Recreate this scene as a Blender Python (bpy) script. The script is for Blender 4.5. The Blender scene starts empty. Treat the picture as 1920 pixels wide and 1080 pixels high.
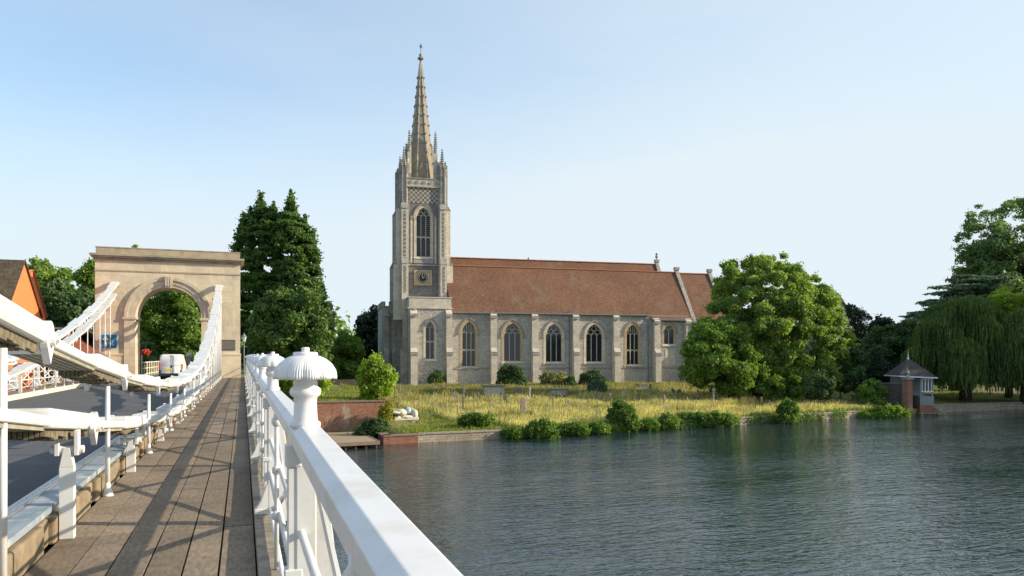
import bpy, math, random
import numpy as np
from math import sin, cos, tan, pi, radians, sqrt, atan, hypot, exp
# ------------------------------------------------------------ camera, sky, sun, exposure
F = 1400.0; VX = 455.0; HZ = 667.0; EYE = 1.6          # focal length in photo pixels, bridge vanishing point, horizon
YAW = atan((960 - VX) / F); SA, CA = sin(YAW), cos(YAW)
scene = bpy.context.scene
C = scene.collection
cam = bpy.data.cameras.new("camera"); camo = bpy.data.objects.new("camera", cam); C.objects.link(camo)
camo.location = (0, 0, 0); camo.rotation_euler = (radians(90), 0, -YAW)
cam.sensor_width = 36; cam.lens = 36 * F / 1920; cam.shift_y = (HZ - 540) / 1920
cam.clip_start = 0.05; cam.clip_end = 6000
scene.camera = camo
SUN_EL = radians(22); PHI = radians(19)                 # sun to the right (+X), a little behind the camera
sdir = (cos(SUN_EL) * cos(PHI), -cos(SUN_EL) * sin(PHI), sin(SUN_EL))
world = bpy.data.worlds.new("World"); scene.world = world; world.use_nodes = True
wn = world.node_tree.nodes; wl = world.node_tree.links
bg = wn["Background"]; sky = wn.new("ShaderNodeTexSky"); sky.sky_type = 'NISHITA'
sky.sun_disc = False; sky.sun_elevation = SUN_EL; sky.sun_rotation = math.atan2(sdir[0], sdir[1])
sky.altitude = 50; sky.air_density = 1.0; sky.dust_density = 1.0; sky.ozone_density = 2.0
# thin high veil of cloud: pales the whole sky
vm = wn.new("ShaderNodeMix"); vm.data_type = 'RGBA'; vm.inputs[7].default_value = (3.02, 3.42, 3.66, 1); wc = wn.new('ShaderNodeMix'); wc.data_type = 'RGBA'; wc.blend_type = 'MULTIPLY'; wc.inputs[0].default_value = 1; wc.inputs[7].default_value = (.78, .95, 1.0, 1); wl.new(sky.outputs[0], wc.inputs[6]); wl.new(wc.outputs[2], vm.inputs[6])
wt = wn.new("ShaderNodeTexCoord"); dp = wn.new("ShaderNodeVectorMath"); dp.operation = 'DOT_PRODUCT'; dp.inputs[1].default_value = (cos(PHI), -sin(PHI), -.95)
wl.new(wt.outputs['Generated'], dp.inputs[0])
wr = wn.new("ShaderNodeMapRange"); wr.interpolation_type = 'SMOOTHSTEP'; wr.inputs['From Min'].default_value = -1.05; wr.inputs['From Max'].default_value = .30; wr.inputs['To Min'].default_value = .30; wr.inputs['To Max'].default_value = .86
wl.new(dp.outputs['Value'], wr.inputs['Value'])
ws = wn.new("ShaderNodeTexNoise"); ws.inputs['Scale'].default_value = 1.6; ws.inputs['Detail'].default_value = 6; wm2 = wn.new("ShaderNodeMapping"); wm2.inputs['Scale'].default_value = (1, 1, 4.5)
wl.new(wt.outputs['Generated'], wm2.inputs[0]); wl.new(wm2.outputs[0], ws.inputs['Vector'])
wa = wn.new("ShaderNodeMath"); wa.operation = 'MULTIPLY_ADD'; wa.inputs[1].default_value = .5; wl.new(ws.outputs['Fac'], wa.inputs[0])
wb = wn.new("ShaderNodeMath"); wb.operation = 'ADD'; wb.inputs[1].default_value = -.25; wl.new(wr.outputs[0], wa.inputs[2]); wl.new(wa.outputs[0], wb.inputs[0])
sz = wn.new("ShaderNodeSeparateXYZ"); wl.new(wt.outputs['Generated'], sz.inputs[0])
wh_ = wn.new("ShaderNodeMapRange"); wh_.interpolation_type = 'SMOOTHSTEP'; wh_.inputs['From Min'].default_value = 0; wh_.inputs['From Max'].default_value = .36; wh_.inputs['To Min'].default_value = .62; wh_.inputs['To Max'].default_value = 0; wl.new(sz.outputs[2], wh_.inputs['Value'])
wd = wn.new("ShaderNodeMath"); wd.operation = 'ADD'; wd.use_clamp = True; wl.new(wb.outputs[0], wd.inputs[0]); wl.new(wh_.outputs[0], wd.inputs[1]); wl.new(wd.outputs[0], vm.inputs[0])
wl.new(vm.outputs[2], bg.inputs[0]); bg.inputs[1].default_value = 0.15
sun = bpy.data.lights.new("sun", 'SUN'); suno = bpy.data.objects.new("sun", sun); C.objects.link(suno)
sun.energy = 4.0; sun.angle = radians(0.6); sun.color = (1.0, 0.86, 0.66)
from mathutils import Vector
suno.rotation_euler = Vector(sdir).to_track_quat('Z', 'Y').to_euler()
suno.location = (40, -20, 40)
scene.view_settings.view_transform = 'Standard'; scene.view_settings.look = 'None'
scene.view_settings.exposure = 0.8; scene.view_settings.gamma = 1.0
scene.render.engine = 'CYCLES'
scene.cycles.use_denoising = True
scene.cycles.max_bounces = 6; scene.cycles.transparent_max_bounces = 8
rnd = random.Random(7)
# ------------------------------------------------------------ geometry from the photograph
def ray(px):
    u = (px - 960) / F
    return SA + u * CA, CA - u * SA                      # X and Y per metre of depth
def P(px, py, d):                                        # a point at depth d
    a, b = ray(px); return (a * d, b * d, (HZ - py) / F * d)
def sstep(a, b, x):
    t = min(1, max(0, (x - a) / (b - a))); return t * t * (3 - 2 * t)
BANK = [(-400, 47), (-30, 47.5), (3.6, 47), (8.2, 46.4), (16.8, 46.9), (26.6, 48.5), (36.8, 49.9), (51, 52.2), (58.5, 53.3), (64.8, 54.6), (75, 55), (80, 53), (86, 44), (93, 37), (130, 32), (600, 30)]
def bank(x):
    for (a, b), (c, d) in zip(BANK, BANK[1:]):
        if a <= x <= c: return b + (d - b) * (x - a) / (c - a)
    return 55
WATER = -5.5
def gz(x, y):
    t = y - bank(x)
    z = -5.02 + 1.30 * sstep(0, 42, t)
    z += (0.5) * sstep(62, 66, x) * (1 - sstep(10, 30, t)) * .4
    k = (1 - sstep(7.4, 8.25, x)) * (1 - sstep(4.2, 4.7, t)); z = z * (1 - k) - 6.6 * k
    k = (1 - sstep(9.4, 12.5, x)) * sstep(4.6, 5.6, t)
    z = z * (1 - k) + (-3.28) * k
    k = (1 - sstep(2.2, 5.5, x)) * sstep(9.5, 11, t)
    z = z * (1 - k) + (-1.74) * k
    z += 14 * sstep(250, 1200, y) + .06 * sin(x * .7 + y * .31) + .05 * sin(x * .23 - y * .53)
    return z
def G(px, py):                                           # ground point seen at a pixel
    a, b = ray(px); lo, hi = 46.0, 46.0
    d = 40.0
    while d < 400:
        z = (HZ - py) / F * d
        if d * b > bank(d * a) and z <= gz(d * a, d * b): break
        d += .1
    return (a * d, d * b, gz(a * d, b * d), d)
# ------------------------------------------------------------ materials
def _nt(name):
    m = bpy.data.materials.new(name); m.use_nodes = True
    nt = m.node_tree; b = nt.nodes["Principled BSDF"]
    return m, nt, b
def col4(c): return (c[0], c[1], c[2], 1)
def noise_mix(nt, c1, c2, scale, detail=6, coord='Object', lo=.35, hi=.65, scl=(1, 1, 1)):
    tc = nt.nodes.new("ShaderNodeTexCoord"); mp = nt.nodes.new("ShaderNodeMapping"); mp.inputs['Scale'].default_value = scl
    nz = nt.nodes.new("ShaderNodeTexNoise"); nz.inputs['Scale'].default_value = scale; nz.inputs['Detail'].default_value = detail
    nz.inputs['Roughness'].default_value = .65
    rp = nt.nodes.new("ShaderNodeValToRGB"); rp.color_ramp.elements[0].position = lo; rp.color_ramp.elements[1].position = hi
    rp.color_ramp.elements[0].color = col4(c1); rp.color_ramp.elements[1].color = col4(c2)
    nt.links.new(tc.outputs[coord], mp.inputs[0]); nt.links.new(mp.outputs[0], nz.inputs['Vector']); nt.links.new(nz.outputs['Fac'], rp.inputs[0])
    return rp.outputs[0], nz.outputs['Fac'], mp
def mixc(nt, a, b, fac, mode='MIX'):
    mx = nt.nodes.new("ShaderNodeMix"); mx.data_type = 'RGBA'; mx.blend_type = mode
    if isinstance(fac, (int, float)): mx.inputs[0].default_value = fac
    else: nt.links.new(fac, mx.inputs[0])
    for s, i in ((a, 6), (b, 7)):
        if isinstance(s, tuple): mx.inputs[i].default_value = col4(s)
        else: nt.links.new(s, mx.inputs[i])
    return mx.outputs[2]
def bump(nt, b, h, strength, dist=.02):
    bp = nt.nodes.new("ShaderNodeBump"); bp.inputs['Strength'].default_value = strength; bp.inputs['Distance'].default_value = dist
    nt.links.new(h, bp.inputs['Height']); nt.links.new(bp.outputs[0], b.inputs['Normal'])
def mat(name, c1, c2=None, scale=3, rough=.75, bmp=.0, bd=.02, spec=.3, lo=.35, hi=.65, metal=0, scl=(1, 1, 1), dirt=None, dscale=.8):
    m, nt, b = _nt(name); c2 = c2 or tuple(v * .8 for v in c1)
    o, f, _ = noise_mix(nt, c1, c2, scale, lo=lo, hi=hi, scl=scl)
    if dirt:
        _, df, _ = noise_mix(nt, (0, 0, 0), (1, 1, 1), dscale, 8)
        rp = nt.nodes.new("ShaderNodeValToRGB"); rp.color_ramp.elements[0].position = .52; rp.color_ramp.elements[1].position = .72
        nt.links.new(df, rp.inputs[0]); o = mixc(nt, o, dirt, rp.outputs[0])
    nt.links.new(o, b.inputs['Base Color'])
    b.inputs['Roughness'].default_value = rough; b.inputs['Specular IOR Level'].default_value = spec; b.inputs['Metallic'].default_value = metal
    if bmp: bump(nt, b, f, bmp, bd)
    return m
def masonry(name, c1, c2, mortar, bw, bh, ms=.012, rough=.9, patch=None, pscale=.5, fine=.25, bmp=.5, axis='xz'):
    """blocks laid in courses; works on walls facing any horizontal way"""
    m, nt, b = _nt(name)
    tc = nt.nodes.new("ShaderNodeTexCoord"); sp = nt.nodes.new("ShaderNodeSeparateXYZ"); nt.links.new(tc.outputs['Object'], sp.inputs[0])
    ad = nt.nodes.new("ShaderNodeMath"); ad.operation = 'ADD'; nt.links.new(sp.outputs[0], ad.inputs[0]); nt.links.new(sp.outputs[1], ad.inputs[1])
    cb = nt.nodes.new("ShaderNodeCombineXYZ"); nt.links.new(ad.outputs[0] if axis == 'xz' else sp.outputs[0], cb.inputs[0]); nt.links.new(sp.outputs[2] if axis != 'xy' else sp.outputs[1], cb.inputs[1])
    br = nt.nodes.new("ShaderNodeTexBrick"); br.inputs['Scale'].default_value = 1; br.inputs['Brick Width'].default_value = bw; br.inputs['Row Height'].default_value = bh
    br.inputs['Mortar Size'].default_value = ms; br.inputs['Mortar Smooth'].default_value = .3; br.inputs['Bias'].default_value = 0
    br.inputs['Color1'].default_value = col4(c1); br.inputs['Color2'].default_value = col4(c2); br.inputs['Mortar'].default_value = col4(mortar)
    nt.links.new(cb.outputs[0], br.inputs['Vector'])
    n1, f1, _ = noise_mix(nt, (1 - fine,) * 3, (1 + fine * .6,) * 3, 5.5, 8, lo=.3, hi=.7)
    o = mixc(nt, br.outputs[0], n1, 1.0, 'MULTIPLY')
    n2, f2, _ = noise_mix(nt, (.78, .78, .8), (1.12, 1.1, 1.06), pscale, 5, lo=.3, hi=.7)
    o = mixc(nt, o, n2, 1.0, 'MULTIPLY')
    if patch:
        _, f3, _ = noise_mix(nt, (0, 0, 0), (1, 1, 1), pscale * 1.7, 8, scl=(1, 1, .5))
        rp = nt.nodes.new("ShaderNodeValToRGB"); rp.color_ramp.elements[0].position = .54; rp.color_ramp.elements[1].position = .7
        nt.links.new(f3, rp.inputs[0]); o = mixc(nt, o, patch, rp.outputs[0])
    nt.links.new(o, b.inputs['Base Color']); b.inputs['Roughness'].default_value = rough; b.inputs['Specular IOR Level'].default_value = .2
    if bmp:
        sb = nt.nodes.new("ShaderNodeMath"); sb.operation = 'SUBTRACT'; nt.links.new(f1, sb.inputs[0]); nt.links.new(br.outputs['Fac'], sb.inputs[1])
        bump(nt, b, sb.outputs[0], bmp, .02)
    return m
def leafmat(name, c, c2, trans=.35, lo=.0, hi=1.0):
    m, nt, b = _nt(name)
    gi = nt.nodes.new("ShaderNodeNewGeometry")
    rp = nt.nodes.new("ShaderNodeValToRGB"); rp.color_ramp.elements[0].color = col4(c); rp.color_ramp.elements[1].color = col4(c2)
    nt.links.new(gi.outputs['Random Per Island'], rp.inputs[0])
    n2, f2, _ = noise_mix(nt, (.62, .68, .72), (1.3, 1.22, 1.0), .55, 4, lo=.35, hi=.65)
    o = mixc(nt, rp.outputs[0], n2, 1.0, 'MULTIPLY')
    nt.links.new(o, b.inputs['Base Color']); b.inputs['Roughness'].default_value = .55; b.inputs['Specular IOR Level'].default_value = .25
    tr = nt.nodes.new("ShaderNodeBsdfTranslucent"); lt = mixc(nt, o, (1.5, 1.6, .5), 1.0, 'MULTIPLY'); nt.links.new(lt, tr.inputs[0])
    ms = nt.nodes.new("ShaderNodeMixShader"); ms.inputs[0].default_value = trans
    nt.links.new(b.outputs[0], ms.inputs[1]); nt.links.new(tr.outputs[0], ms.inputs[2])
    nt.links.new(ms.outputs[0], nt.nodes["Material Output"].inputs[0])
    return m
M = {}
M['white'] = mat('white_paint', (.70, .70, .69), (.64, .65, .65), 4, .38, .05, .004, .5, dirt=(.50, .48, .42), dscale=2.4)
M['whiteclean'] = mat('white_paint_clean', (.73, .735, .74), (.67, .68, .69), 5, .4, .06, .003, .5, dirt=(.58, .56, .50), dscale=3.5)
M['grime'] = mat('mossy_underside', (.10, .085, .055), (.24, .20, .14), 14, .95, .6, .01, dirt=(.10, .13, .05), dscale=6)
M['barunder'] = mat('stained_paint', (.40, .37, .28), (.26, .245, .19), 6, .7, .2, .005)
M['ashlar'] = masonry('limestone_ashlar', (.68, .58, .42), (.56, .485, .365), (.45, .385, .28), 1.05, .42, .006, patch=(.70, .59, .42), pscale=.45, fine=.12, bmp=.25)
M['ashtrim'] = mat('limestone_trim', (.58, .49, .37), (.44, .38, .30), 2.5, .85, .2, .01, dirt=(.30, .26, .21), dscale=1.3)
M['attic'] = mat('weathered_attic_stone', (.44, .36, .25), (.33, .28, .20), 1.8, .9, .2, .01, dirt=(.22, .19, .15), dscale=.9)
M['flint'] = masonry('coursed_flint_wall', (.58, .545, .48), (.37, .355, .33), (.50, .475, .43), .34, .17, .03, patch=(.46, .44, .40), pscale=.35, fine=.45, bmp=.8)
M['tflint'] = masonry('dark_flint_tower', (.23, .23, .24), (.15, .155, .17), (.30, .29, .27), .26, .15, .02, patch=(.19, .19, .195), pscale=.6, fine=.5, bmp=.8)
M['dress'] = masonry('dressed_stone', (.66, .60, .50), (.57, .515, .43), (.42, .39, .33), .6, .38, .01, patch=(.48, .445, .385), pscale=.9, fine=.2, bmp=.3)
M['dressd'] = masonry('weathered_stone', (.43, .405, .36), (.33, .315, .29), (.2, .19, .18), .5, .36, .012, patch=(.17, .165, .15), pscale=1.1, fine=.3, bmp=.4)
M['warmdress'] = mat('warm_window_stone', (.50, .38, .24), (.38, .30, .21), 2.2, .85, .25, .01)
M['spire'] = masonry('spire_stone', (.36, .30, .215), (.28, .24, .18), (.22, .2, .17), .7, .4, .01, patch=(.25, .25, .23), pscale=.5, fine=.3, bmp=.4)
M['tile'] = masonry('clay_roof_tile', (.29, .15, .09), (.175, .10, .068), (.09, .055, .04), .17, .1, .01, patch=(.22, .15, .10), pscale=.22, fine=.35, bmp=.9)
M['ridge'] = mat('ridge_tile', (.55, .20, .09), (.42, .17, .09), 5, .8)
M['slate'] = masonry('grey_slate', (.115, .095, .085), (.08, .07, .062), (.04, .04, .04), .3, .16, .012, patch=(.12, .11, .10), fine=.3)
M['brownroof'] = masonry('mossy_tile_roof', (.13, .10, .07), (.085, .068, .05), (.05, .04, .03), .24, .14, .012, patch=(.11, .105, .06), pscale=.8, fine=.4)
M['glass'] = mat('window_glass', (.012, .016, .022), (.03, .038, .048), 3, .12, .15, .01, .6)
M['mull'] = mat('window_tracery_stone', (.50, .45, .37), (.40, .36, .30), 3, .85)
M['hood'] = mat('hood_mould_stone', (.36, .31, .24), (.25, .22, .18), 3, .9)
M['lead'] = mat('lead_grey', (.22, .24, .25), (.15, .165, .175), 3, .6)
M['louvre'] = mat('belfry_louvre', (.055, .05, .045), (.03, .03, .03), 3, .9)
M['bluedoor'] = mat('blue_door_paint', (.07, .10, .13), (.05, .07, .09), 2, .7)
M['dial'] = mat('clock_dial_black', (.02, .022, .025), (.03, .03, .035), 3, .4)
M['gilt'] = mat('clock_gilt', (.75, .72, .62), (.65, .6, .5), 3, .4)
M['brick'] = masonry('old_red_brick', (.38, .16, .095), (.27, .125, .085), (.34, .28, .22), .225, .075, .010, patch=(.40, .33, .27), pscale=.5, fine=.35, bmp=.6)
M['coping'] = mat('brick_coping', (.26, .17, .13), (.18, .14, .11), 4, .9, .3, .01)
M['orange'] = mat('orange_clay_tile_hanging', (.86, .22, .075), (.78, .195, .065), 3, .85, .2, .01)
M['redbrick'] = masonry('red_brick', (.36, .10, .06), (.28, .085, .05), (.22, .12, .09), .225, .075, .01)
M['asphalt'] = mat('asphalt', (.105, .108, .11), (.078, .081, .083), 30, .88, .3, .004, dirt=(.125, .122, .116), dscale=1.1)
M['beam'] = mat('galvanised_beam', (.34, .39, .44), (.18, .24, .29), 3.2, .5, .15, .006, .5, dirt=(.60, .58, .52), dscale=4, scl=(1, .4, 1))
M['concrete'] = mat('buff_concrete', (.32, .25, .16), (.20, .155, .10), 5, .9, .5, .01, dirt=(.09, .08, .06), dscale=1.6)
M['ledge'] = mat('ledge_stone', (.36, .31, .24), (.22, .19, .15), 5, .9, .5, .01, dirt=(.13, .12, .1), dscale=2.5)
M['deckdark'] = mat('joint_dark', (.03, .028, .025), (.02, .02, .018), 3, .95)
M['black'] = mat('black_iron_and_dark_inside', (.02, .02, .02), (.03, .03, .03), 3, .5)
M['bark'] = mat('bark', (.10, .08, .06), (.055, .045, .035), 6, .95, .5, .03)
M['render'] = mat('pale_blue_boarding', (.25, .275, .275), (.20, .22, .22), 2, .6, scl=(.2, .2, 6))
M['quay'] = masonry('river_wall_stone', (.42, .36, .28), (.32, .28, .22), (.22, .19, .16), .45, .16, .015, patch=(.24, .2, .15), pscale=.4, fine=.4, bmp=.7)
M['darkwall'] = masonry('dark_garden_wall', (.15, .125, .10), (.10, .09, .075), (.07, .065, .06), .5, .2, .015, patch=(.12, .11, .09), pscale=.5, fine=.4)
M['quaybrick'] = masonry('river_wall_brick', (.36, .15, .09), (.27, .12, .08), (.25, .2, .16), .225, .075, .01, fine=.3)
M['jetty'] = mat('jetty_boards', (.36, .29, .19), (.27, .22, .15), 3, .85, .2, .01, scl=(.4, 5, 1))
M['grave'] = mat('pale_gravestone', (.52, .49, .44), (.38, .36, .32), 5, .9, .3, .01, dirt=(.12, .12, .09), dscale=2)
M['graved'] = mat('dark_gravestone', (.21, .205, .19), (.14, .14, .13), 5, .9, .3, .01)
M['gravep'] = mat('pinkish_gravestone', (.38, .27, .22), (.28, .21, .17), 5, .9, .3, .01)
M['path'] = mat('gravel_path', (.20, .17, .13), (.14, .125, .10), 6, .95, .3, .01)
M['whitestone'] = mat('pale_limestone', (.72, .66, .54), (.60, .54, .44), 3, .8, .3, .01)
M['bluew'] = mat('pale_blue_glass', (.30, .38, .42), (.45, .52, .54), 2, .3)
M['sign'] = mat('blue_sign', (.03, .14, .22), (.04, .16, .24), 2, .4)
M['signframe'] = mat('light_blue_sign_border', (.22, .48, .80), (.25, .5, .8), 2, .4)
M['signwhite'] = mat('sign_white', (.80, .82, .84), (.78, .8, .82), 2, .4)
M['plaque'] = mat('bronze_plaque', (.13, .12, .10), (.17, .155, .13), 6, .5, .2, .005)
M['vanwhite'] = mat('van_paint', (.74, .74, .73), (.68, .68, .67), 1.5, .3, 0, .01, .5)
M['plastic'] = mat('black_plastic', (.02, .02, .022), (.03, .03, .03), 3, .5)
M['tyre'] = mat('tyre_rubber', (.015, .015, .015), (.025, .025, .025), 5, .9)
M['red'] = mat('red_lens', (.55, .04, .02), (.6, .05, .03), 3, .2)
M['amber'] = mat('amber_lens', (.75, .30, .08), (.7, .28, .08), 3, .2)
M['yellow'] = mat('yellow_plate', (.70, .52, .08), (.66, .5, .08), 3, .4)
M['flower'] = leafmat('red_flowers', (0.500, 0.040, 0.020), (0.650, 0.120, 0.060), .2)
M['lglass'] = mat('lantern_glass', (.55, .60, .62), (.5, .55, .58), 2, .15, 0, .01, .5)
# foliage
M['lf_lime'] = leafmat('leaf_lime', (0.202, 0.310, 0.039), (0.341, 0.465, 0.070), .4)
M['lf_mid'] = leafmat('leaf_mid', (.11, .20, .04), (.21, .32, .07), 0.4)
M['lf_ash'] = leafmat('leaf_ash', (.15, .24, .06), (.28, .38, .10), 0.45)
M['lf_dark'] = leafmat('leaf_dark', (0.039, 0.088, 0.036), (0.098, 0.165, 0.056), .22)
M['lf_conifer'] = leafmat('leaf_conifer', (0.039, 0.106, 0.029), (0.130, 0.214, 0.048), .22)
M['lf_yew'] = leafmat('leaf_yew', (0.048, 0.112, 0.033), (0.141, 0.222, 0.052), .2)
M['lf_black'] = leafmat('leaf_blackgreen', (0.009, 0.024, 0.015), (0.021, 0.042, 0.022), .1)
M['lf_willow'] = leafmat('leaf_willow', (.065, .12, .035), (.13, .195, .06), 0.35)
M['lf_plane'] = leafmat('leaf_plane', (.12, .19, .08), (.20, .29, .12), .35)
M['lf_cedar'] = leafmat('leaf_cedar', (0.064, 0.116, 0.070), (0.130, 0.194, 0.101), .2)
M['lf_ivy'] = leafmat('leaf_bankside', (.075, .15, .03), (.17, .27, .06), .35)
M['lf_rose'] = leafmat('leaf_rose', (0.109, 0.139, 0.046), (0.434, 0.403, 0.186), .3)
M['lf_gold'] = leafmat('leaf_yellow', (0.280, 0.270, 0.040), (0.400, 0.360, 0.060), .4)
M['lf_russet'] = leafmat('leaf_russet', (0.300, 0.170, 0.070), (0.360, 0.220, 0.100), .3)
M['lf_far'] = leafmat('leaf_far', (0.109, 0.178, 0.078), (0.186, 0.264, 0.116), .3)
M['g_gold'] = leafmat('grass_gold', (.42, .375, .20), (.61, .56, .34), .4)
M['g_green'] = leafmat('grass_green', (0.130, 0.180, 0.040), (0.260, 0.290, 0.080), .4)
M['g_olive'] = leafmat('grass_olive', (.15, .17, .07), (.26, .27, .13), .35)
M['g_pale'] = leafmat('grass_pale', (0.260, 0.220, 0.130), (0.420, 0.350, 0.220), .4)
def mk_water():
    m, nt, b = _nt('river_water')
    b.inputs['Base Color'].default_value = (.014, .031, .034, 1); b.inputs['Specular IOR Level'].default_value = .8; b.inputs['Roughness'].default_value = .035; b.inputs['IOR'].default_value = 1.45
    tc = nt.nodes.new("ShaderNodeTexCoord")
    hs = []
    for sc, dt, w, rot, st in ((.6, 2, .60, .25, (.5, 1.5, 1)), (2.4, 2, .75, -.18, (.55, 1.6, 1)), (6.5, 2, .30, .12, (.55, 1.5, 1))):
        mp = nt.nodes.new("ShaderNodeMapping"); mp.inputs['Scale'].default_value = st; mp.inputs['Rotation'].default_value = (0, 0, rot)
        nz = nt.nodes.new("ShaderNodeTexNoise"); nz.inputs['Scale'].default_value = sc; nz.inputs['Detail'].default_value = dt; nz.inputs['Distortion'].default_value = .6
        nt.links.new(tc.outputs['Object'], mp.inputs[0]); nt.links.new(mp.outputs[0], nz.inputs['Vector'])
        mu = nt.nodes.new("ShaderNodeMath"); mu.operation = 'MULTIPLY'; mu.inputs[1].default_value = w; nt.links.new(nz.outputs['Fac'], mu.inputs[0]); hs.append(mu.outputs[0])
    a = nt.nodes.new("ShaderNodeMath"); nt.links.new(hs[0], a.inputs[0]); nt.links.new(hs[1], a.inputs[1])
    a2 = nt.nodes.new("ShaderNodeMath"); nt.links.new(a.outputs[0], a2.inputs[0]); nt.links.new(hs[2], a2.inputs[1])
    gu, gf, _ = noise_mix(nt, (.55, .55, .55), (1.25, 1.25, 1.25), .06, 3, lo=.38, hi=.62, scl=(1, 2.2, 1))
    a3 = nt.nodes.new("ShaderNodeMath"); a3.operation = 'MULTIPLY'; nt.links.new(a2.outputs[0], a3.inputs[0]); nt.links.new(gu, a3.inputs[1])
    # a calmer stretch between the gusts, where the river mirrors the low bright sky
    mq = nt.nodes.new("ShaderNodeMapping"); mq.vector_type = 'TEXTURE'; mq.inputs['Location'].default_value = (30, 31, 0); mq.inputs['Rotation'].default_value = (0, 0, radians(46)); mq.inputs['Scale'].default_value = (24, 6.5, 1)
    nt.links.new(tc.outputs['Object'], mq.inputs[0]); ln = nt.nodes.new("ShaderNodeVectorMath"); ln.operation = 'LENGTH'
    qn = nt.nodes.new("ShaderNodeTexNoise"); qn.inputs['Scale'].default_value = .22; qn.inputs['Detail'].default_value = 4; nt.links.new(tc.outputs['Object'], qn.inputs['Vector'])
    nt.links.new(mq.outputs[0], ln.inputs[0]); qa = nt.nodes.new("ShaderNodeMath"); nt.links.new(ln.outputs['Value'], qa.inputs[0]); nt.links.new(qn.outputs['Fac'], qa.inputs[1])
    qr = nt.nodes.new("ShaderNodeMapRange"); qr.interpolation_type = 'SMOOTHSTEP'; qr.inputs['From Min'].default_value = .55; qr.inputs['From Max'].default_value = 1.7; qr.inputs['To Min'].default_value = .35; qr.inputs['To Max'].default_value = 1
    nt.links.new(qa.outputs[0], qr.inputs['Value']); a4 = nt.nodes.new("ShaderNodeMath"); a4.operation = 'MULTIPLY'; nt.links.new(a3.outputs[0], a4.inputs[0]); nt.links.new(qr.outputs[0], a4.inputs[1])
    bump(nt, b, a4.outputs[0], 1.0, .075)
    return m
M['water'] = mk_water()
def mk_ground():
    m, nt, b = _nt('meadow_ground')
    o, f, _ = noise_mix(nt, (.10, .13, .03), (.24, .21, .07), .35, 6, lo=.38, hi=.62)
    o2, f2, _ = noise_mix(nt, (.75, .75, .75), (1.2, 1.2, 1.2), 4, 6)
    o = mixc(nt, o, o2, 1, 'MULTIPLY'); nt.links.new(o, b.inputs['Base Color']); b.inputs['Roughness'].default_value = .95
    bump(nt, b, f2, .6, .1); return m
M['ground'] = mk_ground()
def mk_planks():
    m, nt, b = _nt('footway_planks')
    gi = nt.nodes.new("ShaderNodeNewGeometry"); rp = nt.nodes.new("ShaderNodeValToRGB")
    rp.color_ramp.elements[0].color = (.20, .158, .118, 1); rp.color_ramp.elements[1].color = (.28, .228, .172, 1)
    nt.links.new(gi.outputs['Random Per Island'], rp.inputs[0])
    o2, f2, _ = noise_mix(nt, (.7, .7, .7), (1.2, 1.18, 1.15), 30, 8, scl=(1, .3, 1))
    o3, f3, _ = noise_mix(nt, (.75, .76, .76), (1.12, 1.1, 1.08), 1.1, 7)
    o = mixc(nt, mixc(nt, rp.outputs[0], o2, 1, 'MULTIPLY'), o3, 1, 'MULTIPLY')
    vo = nt.nodes.new("ShaderNodeTexNoise"); vo.inputs['Scale'].default_value = 6; vo.inputs['Detail'].default_value = 2
    rr = nt.nodes.new("ShaderNodeValToRGB"); rr.color_ramp.elements[0].position = .735; rr.color_ramp.elements[1].position = .76
    tc = nt.nodes.new("ShaderNodeTexCoord"); nt.links.new(tc.outputs['Object'], vo.inputs['Vector']); nt.links.new(vo.outputs['Fac'], rr.inputs[0])
    o = mixc(nt, o, (.42, .40, .36), rr.outputs[0]); nt.links.new(o, b.inputs['Base Color']); b.inputs['Roughness'].default_value = .85
    b.inputs['Specular IOR Level'].default_value = .25
    bump(nt, b, f2, .35, .004); return m
M['planks'] = mk_planks()
def mk_checker(name, size):
    m, nt, b = _nt(name)
    tc = nt.nodes.new("ShaderNodeTexCoord"); sp = nt.nodes.new("ShaderNodeSeparateXYZ"); nt.links.new(tc.outputs['Object'], sp.inputs[0])
    ad = nt.nodes.new("ShaderNodeMath"); nt.links.new(sp.outputs[0], ad.inputs[0]); nt.links.new(sp.outputs[1], ad.inputs[1])
    cb = nt.nodes.new("ShaderNodeCombineXYZ"); nt.links.new(ad.outputs[0], cb.inputs[0]); nt.links.new(sp.outputs[2], cb.inputs[1]); cb.inputs[2].default_value = .05
    mp = nt.nodes.new("ShaderNodeMapping"); mp.inputs['Rotation'].default_value = (0, 0, 0)
    ck = nt.nodes.new("ShaderNodeTexChecker"); ck.inputs['Scale'].default_value = 1 / size
    ck.inputs[1].default_value = (.42, .37, .29, 1); ck.inputs[2].default_value = (.12, .12, .12, 1)
    nt.links.new(cb.outputs[0], mp.inputs[0]); nt.links.new(mp.outputs[0], ck.inputs[0])
    o2, f2, _ = noise_mix(nt, (.8, .8, .8), (1.15, 1.15, 1.15), 5, 6); o = mixc(nt, ck.outputs[0], o2, 1, 'MULTIPLY')
    nt.links.new(o, b.inputs['Base Color']); b.inputs['Roughness'].default_value = .9; return m
M['checker'] = mk_checker('flint_and_stone_chequer', .3)
M['quoins'] = mk_checker('flint_and_stone_quoins', .26)
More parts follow.
